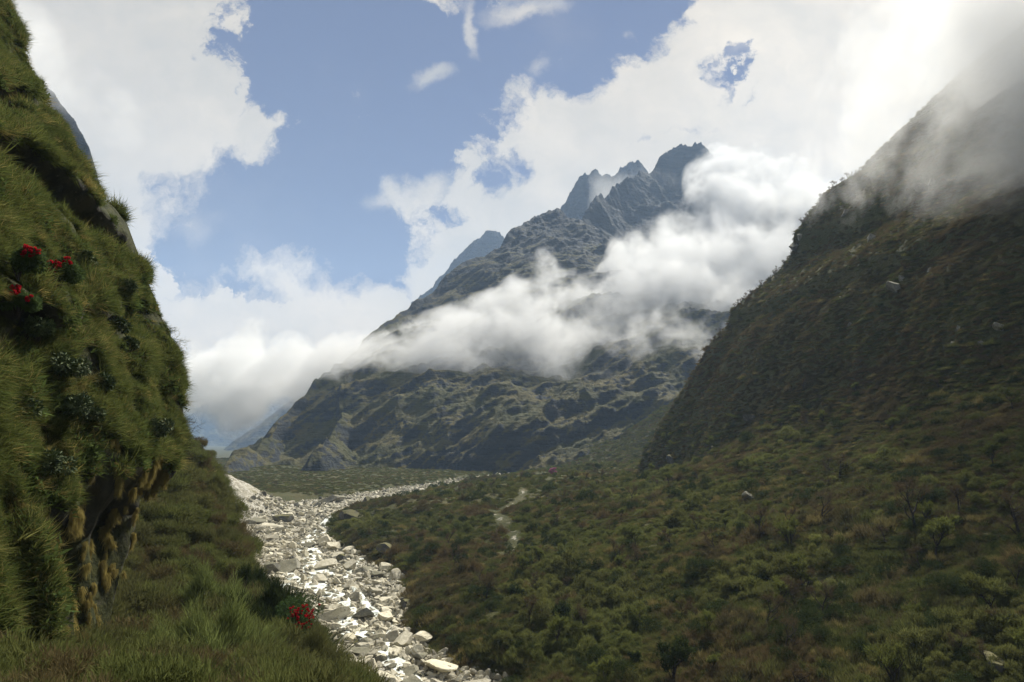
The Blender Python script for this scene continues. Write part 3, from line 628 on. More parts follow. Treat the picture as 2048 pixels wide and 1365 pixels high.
keep = (x < xl(y) - 1.0) & (x < ex + 20) & ~((x < cliff_x(y, z) + .2) & (y < 75)); x, y, z = x[keep], y[keep], z[keep]
n = len(x); pid = rng.choice([0, 1, 2, 3, 4, 5], n, p=[.30, .13, .24, .07, .20, .06]); pid = np.where((y < 22) & (rng.random(n) < .8), rng.choice([4, 4, 4, 0, 5], n), pid)
sc = np.exp(rng.normal(-.3, .4, n)).clip(.3, 1.7) * np.interp(y, [9, 20, 40, 100], [.35, .6, .85, 1.15]); sc = np.where(pid >= 4, sc * 1.1, sc)
keep = ~(np.hypot((x - GX) / 2.6, (y - GY) / 2.6) < 1); x, y, z, pid, sc = [q[keep] for q in (x, y, z, pid, sc)]; n = len(x)
scatter("grass_and_brush", np.stack([x, y, z - .1], 1), np.stack([rng.normal(0, .15, n), rng.normal(0, .15, n), rng.uniform(0, 6.28, n)], 1), np.stack([sc] * 3, 1), pid, nk, "soft green grass and brush on the near left slope above the river")

# ------------------------------------------------------------------ rocks of the river bed
import bmesh
def rock_mesh(seed, mat, flat=1.0, cuts=13, sub=4):
    g = random.Random(seed); bm = bmesh.new(); bmesh.ops.create_icosphere(bm, subdivisions=sub, radius=1)
    V = np.array([v.co[:] for v in bm.verts])
    for _ in range(cuts):
        d = np.array([g.gauss(0, 1), g.gauss(0, 1), g.gauss(0, .8)]); d /= np.linalg.norm(d); lim = g.uniform(.36, .78)
        s = V @ d; over = np.clip(s - lim, 0, None); V = V - over[:, None] * d * .99
    nn = fbm3(V[:, 0] * 1.6 + seed, V[:, 1] * 1.6, V[:, 2] * 1.6, 4, seed); V = V * (1 + .07 * nn[:, None])
    V /= np.percentile(np.linalg.norm(V, axis=1), 80); V[:, 2] *= flat * .75; V[:, 0] *= g.uniform(.85, 1.25)
    for v, c in zip(bm.verts, V): v.co = c
    me = bpy.data.meshes.new("boulder"); bm.to_mesh(me); bm.free(); me.materials.append(mat); return me
M_pale = rock_mat("pale_boulder", (.44, .405, .30), (.62, .58, .46), (.27, .235, .16), 1.2, .7, rnd=.38)
M_grey = rock_mat("grey_boulder", (.14, .135, .11), (.25, .24, .20), (.42, .39, .31), 1.4, .6, moss=(.13, .12, .045), mossamt=.4, rnd=.3)
M_moss = rock_mat("mossy_boulder", (.06, .058, .05), (.12, .115, .10), (.20, .19, .16), 1.2, .6, moss=(.12, .11, .035), mossamt=.85, rnd=.2)
M_cream = rock_mat("cream_boulder", (.58, .53, .38), (.68, .63, .48), (.42, .37, .25), .9, .4)
rocks_p = [rock_mesh(s, M_pale, [1, .8, .65, 1.1][s % 4]) for s in range(9)]
rocks_g = [rock_mesh(s + 40, M_grey, [1, .8, .7][s % 3]) for s in range(5)]
rocks_m = [rock_mesh(s + 80, M_moss, .9) for s in range(3)]
rocks_c = [rock_mesh(s + 120, M_cream, .8, 7) for s in range(2)]
# small stones: stuff
def bed_samples(n, y0, y1, p=.9, margin=0.0):
    y = y0 * (y1 / y0) ** (rng.uniform(0, 1, n) ** p); u = rng.uniform(-margin, 1 + margin, n); x = xl(y) + (xr(y) - xl(y)) * u; return x, y, u
sk = [bpy.data.objects.new("stone_kind", m) for m in rocks_p[:6] + rocks_g[:3] + rocks_m[:1]]
x, y, u = bed_samples(22000, 70, 800, .95, .04); z = ground_z(x, y); n = len(x)
sc = (rng.pareto(2.2, n) * .35 + .22).clip(.2, 1.15) * np.interp(y, [70, 200, 500, 800], [.85, 1.0, 1.6, 2.2])
pid = rng.choice(10, n, p=[.13] * 6 + [.05] * 3 + [.07])
scatter("stones", np.stack([x, y, z + sc * .1], 1), rng.uniform(0, 6.28, (n, 3)) * [.15, .15, 1], np.stack([sc, sc * rng.uniform(.6, 1.1, n), sc * rng.uniform(.6, 1, n)], 1), pid, sk, "pale stones and rubble strewn along the river bed")

# ---- water: the stream winding down the bed
STREAM = [(1050, 941, 3), (1000, 951, 3), (930, 963, 4), (850, 985, 5), (770, 1000, 7), (720, 1013, 9), (665, 1040, 12), (640, 1065, 14), (606, 1092, 20), (628, 1118, 26), (640, 1150, 30), (625, 1170, 28), (668, 1196, 20), (700, 1222, 18), (690, 1250, 24), (730, 1275, 30), (770, 1290, 34), (775, 1318, 26), (800, 1342, 20), (840, 1368, 22), (900, 1410, 24)]
def ribbon(pts, name, mat, label):
    L = []
    for (a, b, hw) in pts:
        Yq, Xq = bedpt(a, b); L.append((Yq, Xq, hw / FPX * Yq))
    L = np.array(L); s = np.arange(len(L)); q = np.linspace(0, len(L) - 1, 700)
    yc, xc, hw = (np.interp(q, s, L[:, i]) for i in range(3))
    k = np.ones(13) / 13
    pad = lambda a: np.convolve(np.pad(a, 6, 'edge'), k, 'valid')
    yc, xc, hw = pad(yc), pad(xc), pad(hw)
    tx = np.gradient(xc); ty = np.gradient(yc); l = np.hypot(tx, ty) + 1e-9; nx, ny = -ty / l, tx / l
    nv = 15; U = np.linspace(-1, 1, nv)[None, :]
    wob = 1 + .35 * fbm2(q[:, None] * .6 + U * 0, np.sign(U) * 5 + q[:, None] * 0, 3, 5)
    XX = xc[:, None] + nx[:, None] * U * hw[:, None] * wob; YY = yc[:, None] + ny[:, None] * U * hw[:, None] * wob
    # surface height: low-passed ground along the channel
    zz = ground_z(XX, YY); zc = np.median(zz, axis=1); zc = pad(pad(zc))
    Z = zc[:, None] + .34 + fbm2(XX / 1.6, YY / 1.6, 4, 3) * .22 - .25 * U ** 4
    return tag(link(name, mesh_np(name, np.stack([XX, YY, Z], -1).reshape(-1, 3), grid_faces(len(q), nv), mat, True)), label, None, None, 'structure')
mw, t = material("white_water")
pos = t.n('ShaderNodeNewGeometry').outputs['Position']
fo = t.noise(pos, .55, 7, .7, .6); fo2 = t.noise(pos, 2.4, 5, .7)
c = t.mix(t.mr(fo, .36, .58), (.34, .38, .33), (.84, .86, .80))
bp = t.n('ShaderNodeBump', {'Strength': .6, 'Distance': .3, 'Height': t.m('ADD', fo, t.m('MULTIPLY', fo2, .5))})
bs = t.n('ShaderNodeBsdfPrincipled', {'Base Color': c, 'Roughness': t.mr(fo, .4, .6, .4, .7), 'Normal': bp.outputs[0]})
t.n('ShaderNodeOutputMaterial', {0: bs.outputs[0]})
ribbon(STREAM, "river", mw, "foaming white mountain stream running down between the boulders")
ribbon([(725, 1116, 5), (712, 1126, 7), (700, 1135, 7), (690, 1160, 6), (730, 1205, 8), (760, 1235, 12), (790, 1262, 14), (770, 1290, 14)], "river", mw, "narrow white side channel of the stream right of midstream boulders")
ribbon([(560, 1180, 10), (590, 1160, 14), (560, 1130, 8)][::-1], "river", mw, "shallow pale backwater at the left edge of the bed")

# ---- named boulders (px centre, row of the foot, width in px, kind, label)
def add_boulder(me, x, y, wd, label, hz=1.0, rz=None, group="boulders of the river bed", sink=.28, wide=1.0):
    z = float(ground_z(np.array([x]), np.array([y]))[0]); s = wd / 2
    o = link("boulder", me, None, (x, y, z + s * (.62 * hz - sink)), (random.uniform(-.2, .2), random.uniform(-.2, .2), random.uniform(0, 6.28) if rz is None else rz), (s * wide, s * .9, s * hz))
    return tag(o, label, "boulder", group)
KEY = [(880, 1352, 74, 'c', .62, "biggest cream flat-topped boulder at the foot of the river bed"),
       (698, 1292, 34, 'c', .9, "yellowish upright boulder in front of the white water"),
       (724, 1240, 44, 'g', .95, "dark grey rounded boulder in midstream"),
       (664, 1243, 56, 'p', .7, "pale pointed boulder on the left of the foaming channel"),
       (802, 1303, 42, 'p', 1.0, "pale cracked boulder beside the little waterfall"),
       (716, 1318, 40, 'g', .7, "low brown grey boulder left of the waterfall"),
       (742, 1325, 34, 'p', .9, "tan boulder split by the water at the waterfall"),
       (820, 1352, 50, 'g', .6, "shaded grey boulder just left of the cream flat-topped one"),
       (764, 1210, 40, 'p', .7, "smooth white boulder on the right half of the bed"),
       (655, 1300, 40, 'p', .6, "broad pale boulder at the left bank above the red rhododendron"),
       (838, 1330, 30, 'g', .9, "brown boulder at the right bank above the cream one"),
       (640, 1140, 56, 'p', .6, "large light slab washed by the upper rapids"),
       (575, 1145, 60, 'g', .8, "tawny mossy boulder pile at the left bank"),
       (540, 1148, 40, 'g', .8, "tawny block left of the mossy pile"),
       (721, 1150, 56, 'g', .55, "flat grey slab right of the side channel"),
       (615, 1098, 26, 'g', .9, "brown boulder parting the stream at the bend"),
       (645, 1092, 34, 'p', .8, "pale boulder right of the bend"),
       (665, 1100, 34, 'p', .8, "cracked pale boulder against the right bank"),
       (691, 1058, 62, 'm', .75, "black mossy outcrop above the stream on the right"),
       (735, 1010, 26, 'm', 1.2, "dark upright rock in the upper boulder field"),
       (750, 1004, 26, 'p', 1.0, "square pale block beside the dark upright rock"),
       (527, 1058, 52, 'p', .34, "long light slab lying at the foot of the scree bank"),
       (505, 1050, 44, 'g', .7, "grey wedge rock behind the long slab"),
       (562, 1046, 46, 'm', .8, "dark mossy block above the long slab"),
       (680, 1122, 36, 'm', .8, "mossy block under the right bank"),
       (772, 1128, 50, 'm', .6, "slanting mossy ledge on the right bank"),
       (660, 985+22, 70, 'g', .5, "grey rubble covered outcrop before the green plain")]
POOL = {'p': rocks_p, 'g': rocks_g, 'm': rocks_m, 'c': rocks_c}
for i, (a, b, wpx, k, hz, lab) in enumerate(KEY):
    Yq, Xq = bedpt(a, b); Yq += wpx / FPX * Yq * .4
    add_boulder(POOL[k][i % len(POOL[k])], Xq, Yq, wpx / FPX * Yq, lab, hz, sink=.2)
# the rest of the countable boulders
taken = [(bedpt(a, b)) + (w_ / FPX * bedpt(a, b)[0] * .5,) for a, b, w_, *_ in KEY]
cand = []
x, y, u = bed_samples(2600, 92, 620, 1.0, .02); sz = (rng.pareto(2.4, len(x)) * 1.1 + 1.2).clip(1.2, 4.6)
order = np.argsort(-sz / y)
for i in order:
    if len(cand) >= 262: break
    if any((x[i] - c[1]) ** 2 + (y[i] - c[0]) ** 2 < (c[2] + sz[i] * .42) ** 2 for c in taken): continue
    taken.append((y[i], x[i], sz[i] * .5)); cand.append(i)
def zone(y, u):
    a = "near the foot of the bed" if y < 120 else "beside the lower rapids" if y < 150 else "in the middle reach" if y < 195 else "by the upper rapids" if y < 260 else "below the scree bank" if y < 350 else "in the narrow upper reach"
    b = "close to the left bank" if u < .22 else "left of midstream" if u < .42 else "in midstream" if u < .58 else "right of midstream" if u < .78 else "close to the right bank"
    return a + " " + b
for n_, i in enumerate(cand):
    r = random.random(); k = 'p' if r < .70 else 'g' if r < .93 else 'm'
    hz = random.uniform(.55, 1.05); size = "huge" if sz[i] > 3.6 else "large" if sz[i] > 2.6 else "mid-sized" if sz[i] > 1.9 else "small"
    form = "flat" if hz < .68 else "blocky" if hz < .88 else "upright"
    add_boulder(POOL[k][n_ % len(POOL[k])], x[i], y[i], sz[i], f"{size} {form} {dict(p='pale', g='grey', m='dark mossy')[k]} boulder {zone(y[i], u[i])}", hz)

# ------------------------------------------------------------------ trees
def tube(pts, rad, n=5):
    pts = np.array(pts, float); V = []; F = []
    for i, p in enumerate(pts):
        d = pts[min(i + 1, len(pts) - 1)] - pts[max(i - 1, 0)]; d /= np.linalg.norm(d) + 1e-9
        a = np.cross(d, [0.3, .9, .1]); a /= np.linalg.norm(a) + 1e-9; b = np.cross(d, a)
        for k in range(n): V.append(p + rad[i] * (a * cos(2 * pi * k / n) + b * sin(2 * pi * k / n)))
    for i in range(len(pts) - 1):
        for k in range(n):
            a0, a1 = i * n + k, i * n + (k + 1) % n; F += [(a0, a1, a1 + n), (a0, a1 + n, a0 + n)]
    return np.array(V), np.array(F)
def make_tree(seed, h, spread, twigs, leaf):
    g = random.Random(seed); gg = np.random.default_rng(seed); tubes = []; tips = []
    def br(p, d, L, r, lv):
        pts = [p]; n = 4
        for i in range(n):
            d = (d + Vector((g.gauss(0, .18), g.gauss(0, .18), .08))).normalized(); pts.append(pts[-1] + d * L / n)
        tubes.append(tube([tuple(q) for q in pts], [r * (1 - .55 * i / n) for i in range(n + 1)], 5 if lv < 2 else 3))
        if lv == 3: tips.extend([(pts[j], d) for j in (2, 3, 4)]); return
        for k in range(g.choice([3, 4]) if lv < 2 else 3):
            j = g.choice([2, 3, 4]) if lv else g.choice([1, 2, 3, 4]); a = g.uniform(0, 6.28)
            nd = (d * .8 + Vector((cos(a), sin(a), g.uniform(0, .5))) * spread).normalized(); br(pts[j], nd, L * g.uniform(.55, .75), r * .5, lv + 1)
    for _ in range(g.choice([1, 2, 2])):
        a = g.uniform(0, 6.28); br(Vector((0, 0, -.4)), Vector((cos(a) * .25, sin(a) * .25, 1)).normalized(), h * .42, h * .030, 0)
    T = join(tubes)
    idx = gg.integers(0, len(tips), twigs); p = np.array([tips[i][0][:] for i in idx]) + gg.normal(0, h * .03, (twigs, 3)); d = np.array([tips[i][1][:] for i in idx]) + gg.normal(0, .55, (twigs, 3)); d[:, 2] += .3
    C = blades(p, d, gg.uniform(.3, .9, twigs) * h * .10, gg.uniform(.6, 1.4, twigs) * leaf, gg.normal(0, .05, (twigs, 3)))
    return T, C
M_bark = rock_mat("bark", (.030, .025, .020), (.055, .047, .038), (.09, .08, .065), 3, .4)
M_twig = leaf_mat("bare_twigs", [(.050, .036, .020), (.070, .052, .028), (.055, .040, .024)], trans=.2)
M_bud = leaf_mat("budding_crown", [(.050, .058, .016), (.075, .085, .022), (.060, .062, .020)], trans=.4)
TREES = {}
for key, cm, specs in (('bare', M_twig, [(1, 7, .8, 1100, .028), (2, 6, .95, 900, .028), (3, 8, .7, 1200, .028)]),
                       ('green', M_bud, [(4, 6, .9, 2200, .06), (5, 7, .8, 2400, .06), (8, 5, 1.0, 2000, .06)]),
                       ('dark', M_dark, [(6, 5, .7, 2600, .09), (7, 4.5, .9, 2600, .09)])):
    for sp in specs:
        T, C = make_tree(*sp); TREES.setdefault(key, []).append((mesh_np("trunk", *T, M_bark, True), mesh_np("crown", *C, cm), sp[1]))
def put_tree(key, i, x, y, h, label, group, z=None):
    tm, cm, h0 = TREES[key][i % len(TREES[key])]
    if z is None: z = float(ground_z(np.array([x]), np.array([y]))[0])
    e = bpy.data.objects.new("tree", None); S.collection.objects.link(e); e.location = (x, y, z); s = h / h0; e.scale = (s, s, s)
    e.rotation_euler = (random.gauss(0, .05), random.gauss(0, .05), random.uniform(0, 6.28)); e.empty_display_size = .1
    tag(e, label, "tree", group); link("trunk", tm, e); link("crown", cm, e); return e
# pale rock outcrops showing through the scrub of the right wall
for i, (a, b, hp, side_) in enumerate([(1588, 500, 26, "under the notch of the skyline"), (1600, 480, 20, "just below the skyline notch"), (1740, 480, 26, "high in the middle of the wall"), (1790, 580, 30, "beside a dark gully"), (1800, 560, 18, "above the gully"), (1840, 380, 26, "near the cloud"), (1865, 370, 18, "nearest the cloud"), (1690, 430, 18, "left of the high ones"),
                             (1500, 840, 30, "on the dark cliff corner"), (1425, 900, 22, "low on the cliff corner"), (1340, 925, 34, "tall pale streak at the foot of the cliff corner"), (1350, 960, 24, "under the tall streak"), (1915, 660, 16, "far right of the wall"), (2000, 660, 22, "at the right edge of the wall"), (1960, 690, 16, "right hand group"), (1905, 690, 14, "small one in the right hand group"), (1700, 650, 14, "in the brown middle"), (1860, 540, 12, "between two brown patches"),
                             (1500, 1000, 26, "in the grassy patch on the fan"), (1660, 1060, 18, "pale streak below the brown thicket"), (1990, 1330, 60, "large and mossy in the lower right corner"), (1950, 1345, 34, "beside the mossy one in the corner")]):
    h_ = hit(a, b)
    if not h_: continue
    w_ = hp / FPX * h_[1] * .55; o = link("rock", (rocks_m[i % 3] if i in (8, 9, 10, 11, 20, 21) else rocks_g[i % 5]), None, (h_[0], h_[1] - w_ * .2, h_[2] - w_ * .1), (random.uniform(-.3, .3), random.uniform(-.6, -.2), random.uniform(-.5, .5)), (w_ * .7, w_ * 1.0, w_ * 1.5))
    tag(o, ("dark mossy rock outcrop " if i in (8, 9, 10, 11, 20, 21) else "pale rock outcrop ") + side_, "rock", "rock outcrops on the right slope")
# trees one can tell apart on the slope (pixel of the foot, height in px)
NAMED = [(1828, 1062, 70, 'bare', "tall dark bare tree standing apart in the right slope scrub"), (1432, 1106, 34, 'bare', "short gnarled bare tree beside the grassy patch on the slope"),
         (1340, 1100, 30, 'bare', "thin bare tree left of the gnarled one"), (1520, 1070, 40, 'bare', "forked bare tree above the green round bush"),
         (1642, 1040, 42, 'bare', "bare tree in the brown thicket mid slope"), (1682, 960, 42, 'bare', "leaning bare tree on the upper scrub slope"),
         (1920, 1030, 44, 'bare', "slanting bare tree right of the tall dark one"), (2040, 1080, 70, 'bare', "tall bare tree at the right edge of the picture"),
         (1235, 1128, 36, 'bare', "spindly bare tree on the fan"), (1870, 1120, 60, 'green', "fresh green budding tree on the lower right slope"),
         (1580, 1095, 44, 'green', "rounded olive green tree on the mid slope"), (1610, 1180, 44, 'green', "wide pale green tree above the shaded hollow"),
         (1125, 1260, 34, 'dark', "small dark evergreen tree in the lower scrub"), (1265, 1330, 24, 'dark', "little dark evergreen near the bottom edge"),
         (1275, 1100, 30, 'green', "bright green budding tree at the middle of the fan"), (1990, 1240, 60, 'green', "olive tree in the lower right corner thicket")]
for i, (a, b, hp, k, lab) in enumerate(NAMED):
    p = hit(a, b)
    if p: put_tree(k, i, p[0], p[1], hp / FPX * p[1] * 1.7, lab, "trees on the right slope", p[2])
def region(x, y, z):
    px = x / y
    a = "low on the fan" if z < -22 else "at the wall's foot" if z < 5 else "part way up the right wall" if z < 60 else "high on the right wall"
    b = "nearest the stream" if px < .1 else "below the dark cliff corner" if px < .45 else "towards the right edge"
    return a + ", " + b
cnt = 0
while cnt < 170:
    q = 60 * (480 / 60) ** random.random(); a = random.uniform(-.1, .78); xx = a * q
    if xx < xr(q) + 4: continue
    zc = float(ground_z(np.array([xx]), np.array([q]))[0])
    if zc > 170: continue
    k = random.choices(['bare', 'green', 'dark'], [.62, .32, .06])[0]; hh = random.uniform(3, 6.2) if zc < 40 else random.uniform(2.6, 4.5)
    put_tree(k, cnt, xx, q, hh, f"{'small' if hh < 3.8 else 'mid-sized' if hh < 5 else 'tall'} {dict(bare='bare twiggy', green='budding green', dark='dark evergreen')[k]} tree {region(xx, q, zc)}", "trees on the right slope", zc); cnt += 1
# bare trees along the skyline of the right wall
for i in range(46):
    tt = i / 45; xx = np.interp(tt, [0, 1], [pr[3, 0] - 14, pr[10, 0]]) + random.uniform(-1.5, 1.5); yq = 346 + random.uniform(-3, 3)
    put_tree('bare', i, xx, yq, random.uniform(3.2, 6.0), f"bare tree on the skyline of the right wall, {'low on the crest' if tt < .33 else 'half way up the crest' if tt < .66 else 'high by the cloud'}", "skyline trees of the right wall")

# ------------------------------------------------------------------ rhododendrons, bushes and bare shrubs on the left
M_red = leaf_mat("red_petals", [(.42, .012, .022), (.58, .02, .035), (.34, .010, .02)], trans=.3, var=.2, bright=1.0)
M_rleaf = leaf_mat("leathery_leaves", [(.030, .050, .018), (.050, .074, .026), (.070, .092, .034)], trans=.25)
mgl, t = material("glossy_leaves"); pos = t.n('ShaderNodeNewGeometry').outputs['Position']
bs = t.n('ShaderNodeBsdfPrincipled', {'Base Color': t.mix(t.mr(t.noise(pos, 4.0, 2), .4, .6), (.050, .075, .030), (.120, .155, .065)), 'Roughness': .8, 'Specular IOR Level': .25})
t.n('ShaderNodeOutputMaterial', {0: bs.outputs[0]}); M_gloss = mgl
M_pink = leaf_mat("pink_petals", [(.45, .12, .2), (.5, .16, .25)], trans=.3)
def leafy(n, r, h, seed, w=.07, ln=.16):
    g = np.random.default_rng(seed); L = 7; cen = np.stack([g.normal(0, r * .45, L), g.normal(0, r * .45, L), g.uniform(.35, .8, L) * h], 1)
    k = g.integers(0, L, n); d = g.normal(size=(n, 3)); d /= np.linalg.norm(d, axis=1, keepdims=True); p = cen[k] + d * (g.uniform(.35, 1, n) ** .5 * r * .55)[:, None]
    D = d + g.normal(0, .5, (n, 3)); A = blades(p, D, g.uniform(.7, 1.3, n) * ln, g.uniform(.7, 1.3, n) * w, g.normal(0, .02, (n, 3)))
    return A, p
def flower_mesh(mat):
    g = np.random.default_rng(5); n = 46; d = g.normal(size=(n, 3)); d[:, 2] = np.abs(d[:, 2]); d /= np.linalg.norm(d, axis=1, keepdims=True)
    return mesh_np("flower", *blades(d * .03, d, g.uniform(.10, .15, n), np.full(n, .10), g.normal(0, .02, (n, 3))), mat)
FL = flower_mesh(M_red); FLP = flower_mesh(M_pink)
def rhodo(x, y, z, s, nf, label, seed, fl=FL, side=(0, -1, 0), rz=0, fs=1.0):
    e = bpy.data.objects.new("rhododendron", None); S.collection.objects.link(e); e.location = (x, y, z); e.empty_display_size = .1; e.rotation_euler = (0, 0, rz)
    tag(e, label, "shrub")
    A, p = leafy(3800, 1.0 * s, 1.7 * s, seed, .06, .17); link("foliage", mesh_np("foliage", *A, M_rleaf), e)
    tb = [tube([(0, 0, -.3), (random.gauss(0, .1), random.gauss(0, .1), .5 * s), tuple(p[k * 31])], [.05, .035, .015]) for k in range(9)]
    link("stem", mesh_np("stem", *join(tb), M_bark), e)
    cen = p.mean(0); score = (p - cen) @ np.array(side) / s + np.random.default_rng(seed).normal(0, .18, len(p)) + .35 * (p[:, 2] - cen[2]) / s
    best = np.argsort(-score)[:nf * 6]; np.random.default_rng(seed + 1).shuffle(best)
    for k in best[:nf]:
        q = p[k] + np.array(side) * .08
        link("flower", fl, e, tuple(q), (random.uniform(0, 1.2), random.uniform(-.5, .5), random.uniform(0, 6)), (fs,) * 3)
    return e
def hit_left(px, py, y0=14, y1=150):
    a, b = xz(px, py); ys = np.linspace(y0, y1, 2500); xs = a * ys; zs = b * ys
    c = (cliff_x(ys, zs) >= xs) & (ys < 72); g = ground_z(xs, ys) >= zs; k = np.argmax(c | g)
    if not (c | g)[k]: print('MISS', px, py); k = int(np.argmin(np.abs(ys - 62)))
    return xs[k], ys[k], zs[k]
for (a, b, s, nf, lab, sd) in [(585, 1325, 1.9, 64, "dark rhododendron with a red flower cluster beside the river bed", 11),
                           (88, 560, .95, 34, "rhododendron with scarlet flowers high on the left cliff", 12),
                           (6, 535, .8, 18, "red flowering rhododendron at the left edge, upper of two", 13),
                           (4, 610, .7, 14, "red flowering rhododendron at the left edge, lower of two", 14),
                           (484, 1095, 1.6, 34, "small crimson rhododendron where the slope meets the scree", 15),
                           (675, 1362, .8, 10, "tiny red flowering shrub at the bottom edge below the river", 16)]:
    x_, y_, z_ = hit_left(a, b)
    if a in (585, 484, 675): y_ -= 1.5; x_ = xz(a, b)[0] * y_; z_ = float(ground_z(np.array([x_]), np.array([y_]))[0]) + (2.5 if a == 585 else .6)
    rhodo(x_ + (1.15 if b < 700 else 0), y_ - .4, z_ - .5, s, nf, lab, sd, side=(.5, -.85, .1), fs=.8 if b < 700 else .8 if a == 585 else 1.15)
    print('RH', lab[:30], round(x_, 1), round(y_, 1), round(z_, 1))
p = hit(1108, 950)
if p: rhodo(p[0], p[1], p[2], 3.2, 30, "single pink flowering rhododendron far off on the green fan", 17, FLP, fs=3.5)
def bush(x, y, z, s, mat, label, seed, n=26000, w=.02, ln=.26, up=.9):
    e = bpy.data.objects.new("bush", None); S.collection.objects.link(e); e.location = (x, y, z - .2); e.scale = (s, s, s); e.rotation_euler = (0, 0, seed); e.empty_display_size = .1
    tag(e, label, "bush")
    g = np.random.default_rng(seed)
    V, F = brush_arrays(n, 1.9, 2.9, w * .75, ln * 2.4, .38, seed=seed); link("foliage", mesh_np("foliage", V, F, mat), e)
    tb = [tube([(0, 0, -.2), (g.normal(0, .2), g.normal(0, .2), .7), (g.normal(0, .6), g.normal(0, .6), 1.5)], [.05, .03, .01]) for k in range(8)]
    link("stem", mesh_np("stem", *join(tb), M_bark), e)
M_fresh = leaf_mat("fresh_brush", [(.085, .105, .034), (.105, .125, .040), (.095, .104, .038)], trans=.45, bright=1.5)
for (a, b, s, m_, lab, up, w_) in [(430, 1365, 1.9, M_fresh, "big soft bright green bush at the bottom left of the river", 1.0, .022), (410, 1260, 1.9, M_fresh, "pale green feathery bush above the biggest soft bush", 1.1, .02),
                               (528, 1300, 2.0, M_dark, "dark evergreen bush left of the red rhododendron", .3, .05), (500, 1215, 1.5, M_dark, "dark evergreen bush above the river on the slope edge", .3, .05),
                               (470, 1190, 1.2, M_nearb, "brown twiggy bush on the slope under the cliff", 1.0, .02), (440, 1110, 1.4, M_near, "olive bush half way down the near slope", .9, .022),
                               (420, 1000, 1.6, M_near, "dull green bush at the top of the near slope", .9, .022), (370, 960, 1.2, M_near, "green bush at the foot of the cliff corner", .9, .022),
                               (620, 1375, 1.5, M_near, "brownish green bush at the bottom edge right of the rhododendron", 1.0, .02), (330, 1355, 1.4, M_fresh, "low green bush at the foot of the overhang", 1.0, .02),
                               (120, 1335, .8, M_dry, "dry straw coloured bush in the bottom left corner", 1.1, .015)]:
    x_, y_, z_ = hit_left(a, b, 12, 150); bush(x_, y_, z_, s * min(1.0, y_ / 30 + .2), m_, lab, hash(lab) % 97 if False else len(lab), w=w_, up=up * .7)
for i, (a, b, s_, wh) in enumerate([(240, 575, .7, "right of the scarlet rhododendron"), (150, 520, .6, "just above the scarlet rhododendron"), (235, 655, .7, "in the middle of the grass wall"), (110, 740, .8, "left of centre on the grass wall"), (140, 820, .9, "above the dark overhang"),
                                 (170, 835, .6, "beside the larger one above the overhang"), (30, 820, .8, "at the left edge below the grass"), (250, 690, .5, "near the upper cliff edge"), (60, 660, .6, "below the lower red flowers"), (300, 860, .7, "close to the cliff corner"), (85, 930, .8, "over the hollow at the left"), (200, 770, .6, "between the grass tufts of the lower wall")]):
    x_, y_, z_ = hit_left(a, b); e = bpy.data.objects.new("leafy_shrub", None); S.collection.objects.link(e); e.location = (x_ + .35, y_ - .1, z_ - .5 * s_); e.empty_display_size = .1
    tag(e, "small shrub with glossy dark leaves " + wh, "shrub", "leafy shrubs on the grass cliff")
    A, p_ = leafy(1500, 1.1 * s_, 1.3 * s_, 60 + i, .08, .2); link("foliage", mesh_np("foliage", *A, M_gloss), e)
    link("stem", mesh_np("stem", *join([tube([(0, 0, -.2), (.1, -.1, .3 * s_), tuple(p_[k * 17])], [.03, .02, .01], 4) for k in range(8)]), M_bark), e)
# bare leaning shrubs on the cliff edge
def edge_shrub(zc, L, lab, seed, mat=M_bark, n=9):
    g = random.Random(seed); ey = float(np.interp(zc, edge[:, 2], edge[:, 1])); ex = float(cliff_x(np.array([ey - .5]), np.array([zc]))[0])
    tb = []; tips = []
    for k in range(n):
        d = Vector((.8 + g.gauss(0, .25), g.gauss(0, .3), g.gauss(.25, .35))).normalized(); q = Vector((0, 0, 0)); pts = [q.copy()]
        for j in range(5): d = (d + Vector((g.gauss(0, .2), g.gauss(0, .2), g.gauss(-.04, .16)))).normalized(); q = q + d * L / 5 * g.uniform(.6, 1.1); pts.append(q.copy())
        tb.append(tube([tuple(p) for p in pts], [.022, .018, .014, .011, .008, .005], 4))
        for p in pts[2:]:
            for _ in range(3):
                dd = (d + Vector((g.gauss(0, .7), g.gauss(0, .7), g.gauss(0, .6)))).normalized(); tb.append(tube([tuple(p), tuple(p + dd * L * .12), tuple(p + dd * L * .2 + Vector((0, 0, g.gauss(0, .05))))], [.009, .007, .004], 3))
    e = link("bare_shrub", mesh_np("bare_shrub", *join(tb), mat), None, (ex - .3, ey - .4, zc)); return tag(e, lab, "shrub")
for (row, L, lab, m_) in [(872, 2.1, "black bare branches sticking out of the cliff edge over the valley", M_bark), (905, 1.6, "lower bare twigs at the cliff edge above the slope", M_bark), (845, 1.3, "thin bare twigs at the cliff edge, topmost of the dark ones", M_bark),
                      (690, 1.7, "drooping olive grass plume on the cliff edge", M_grass), (665, 1.3, "feathery grass plume above the drooping one on the cliff edge", M_grass), (725, 1.1, "short olive sprig low on the cliff edge", M_grass), (585, .8, "small sprig on the upper cliff edge", M_grass), (380, .9, "sprig on the skyline of the cliff below the bluish rock", M_grass)]:
    zc = xz(385, row)[1] * 58; edge_shrub(zc, L, lab, int(row), m_)

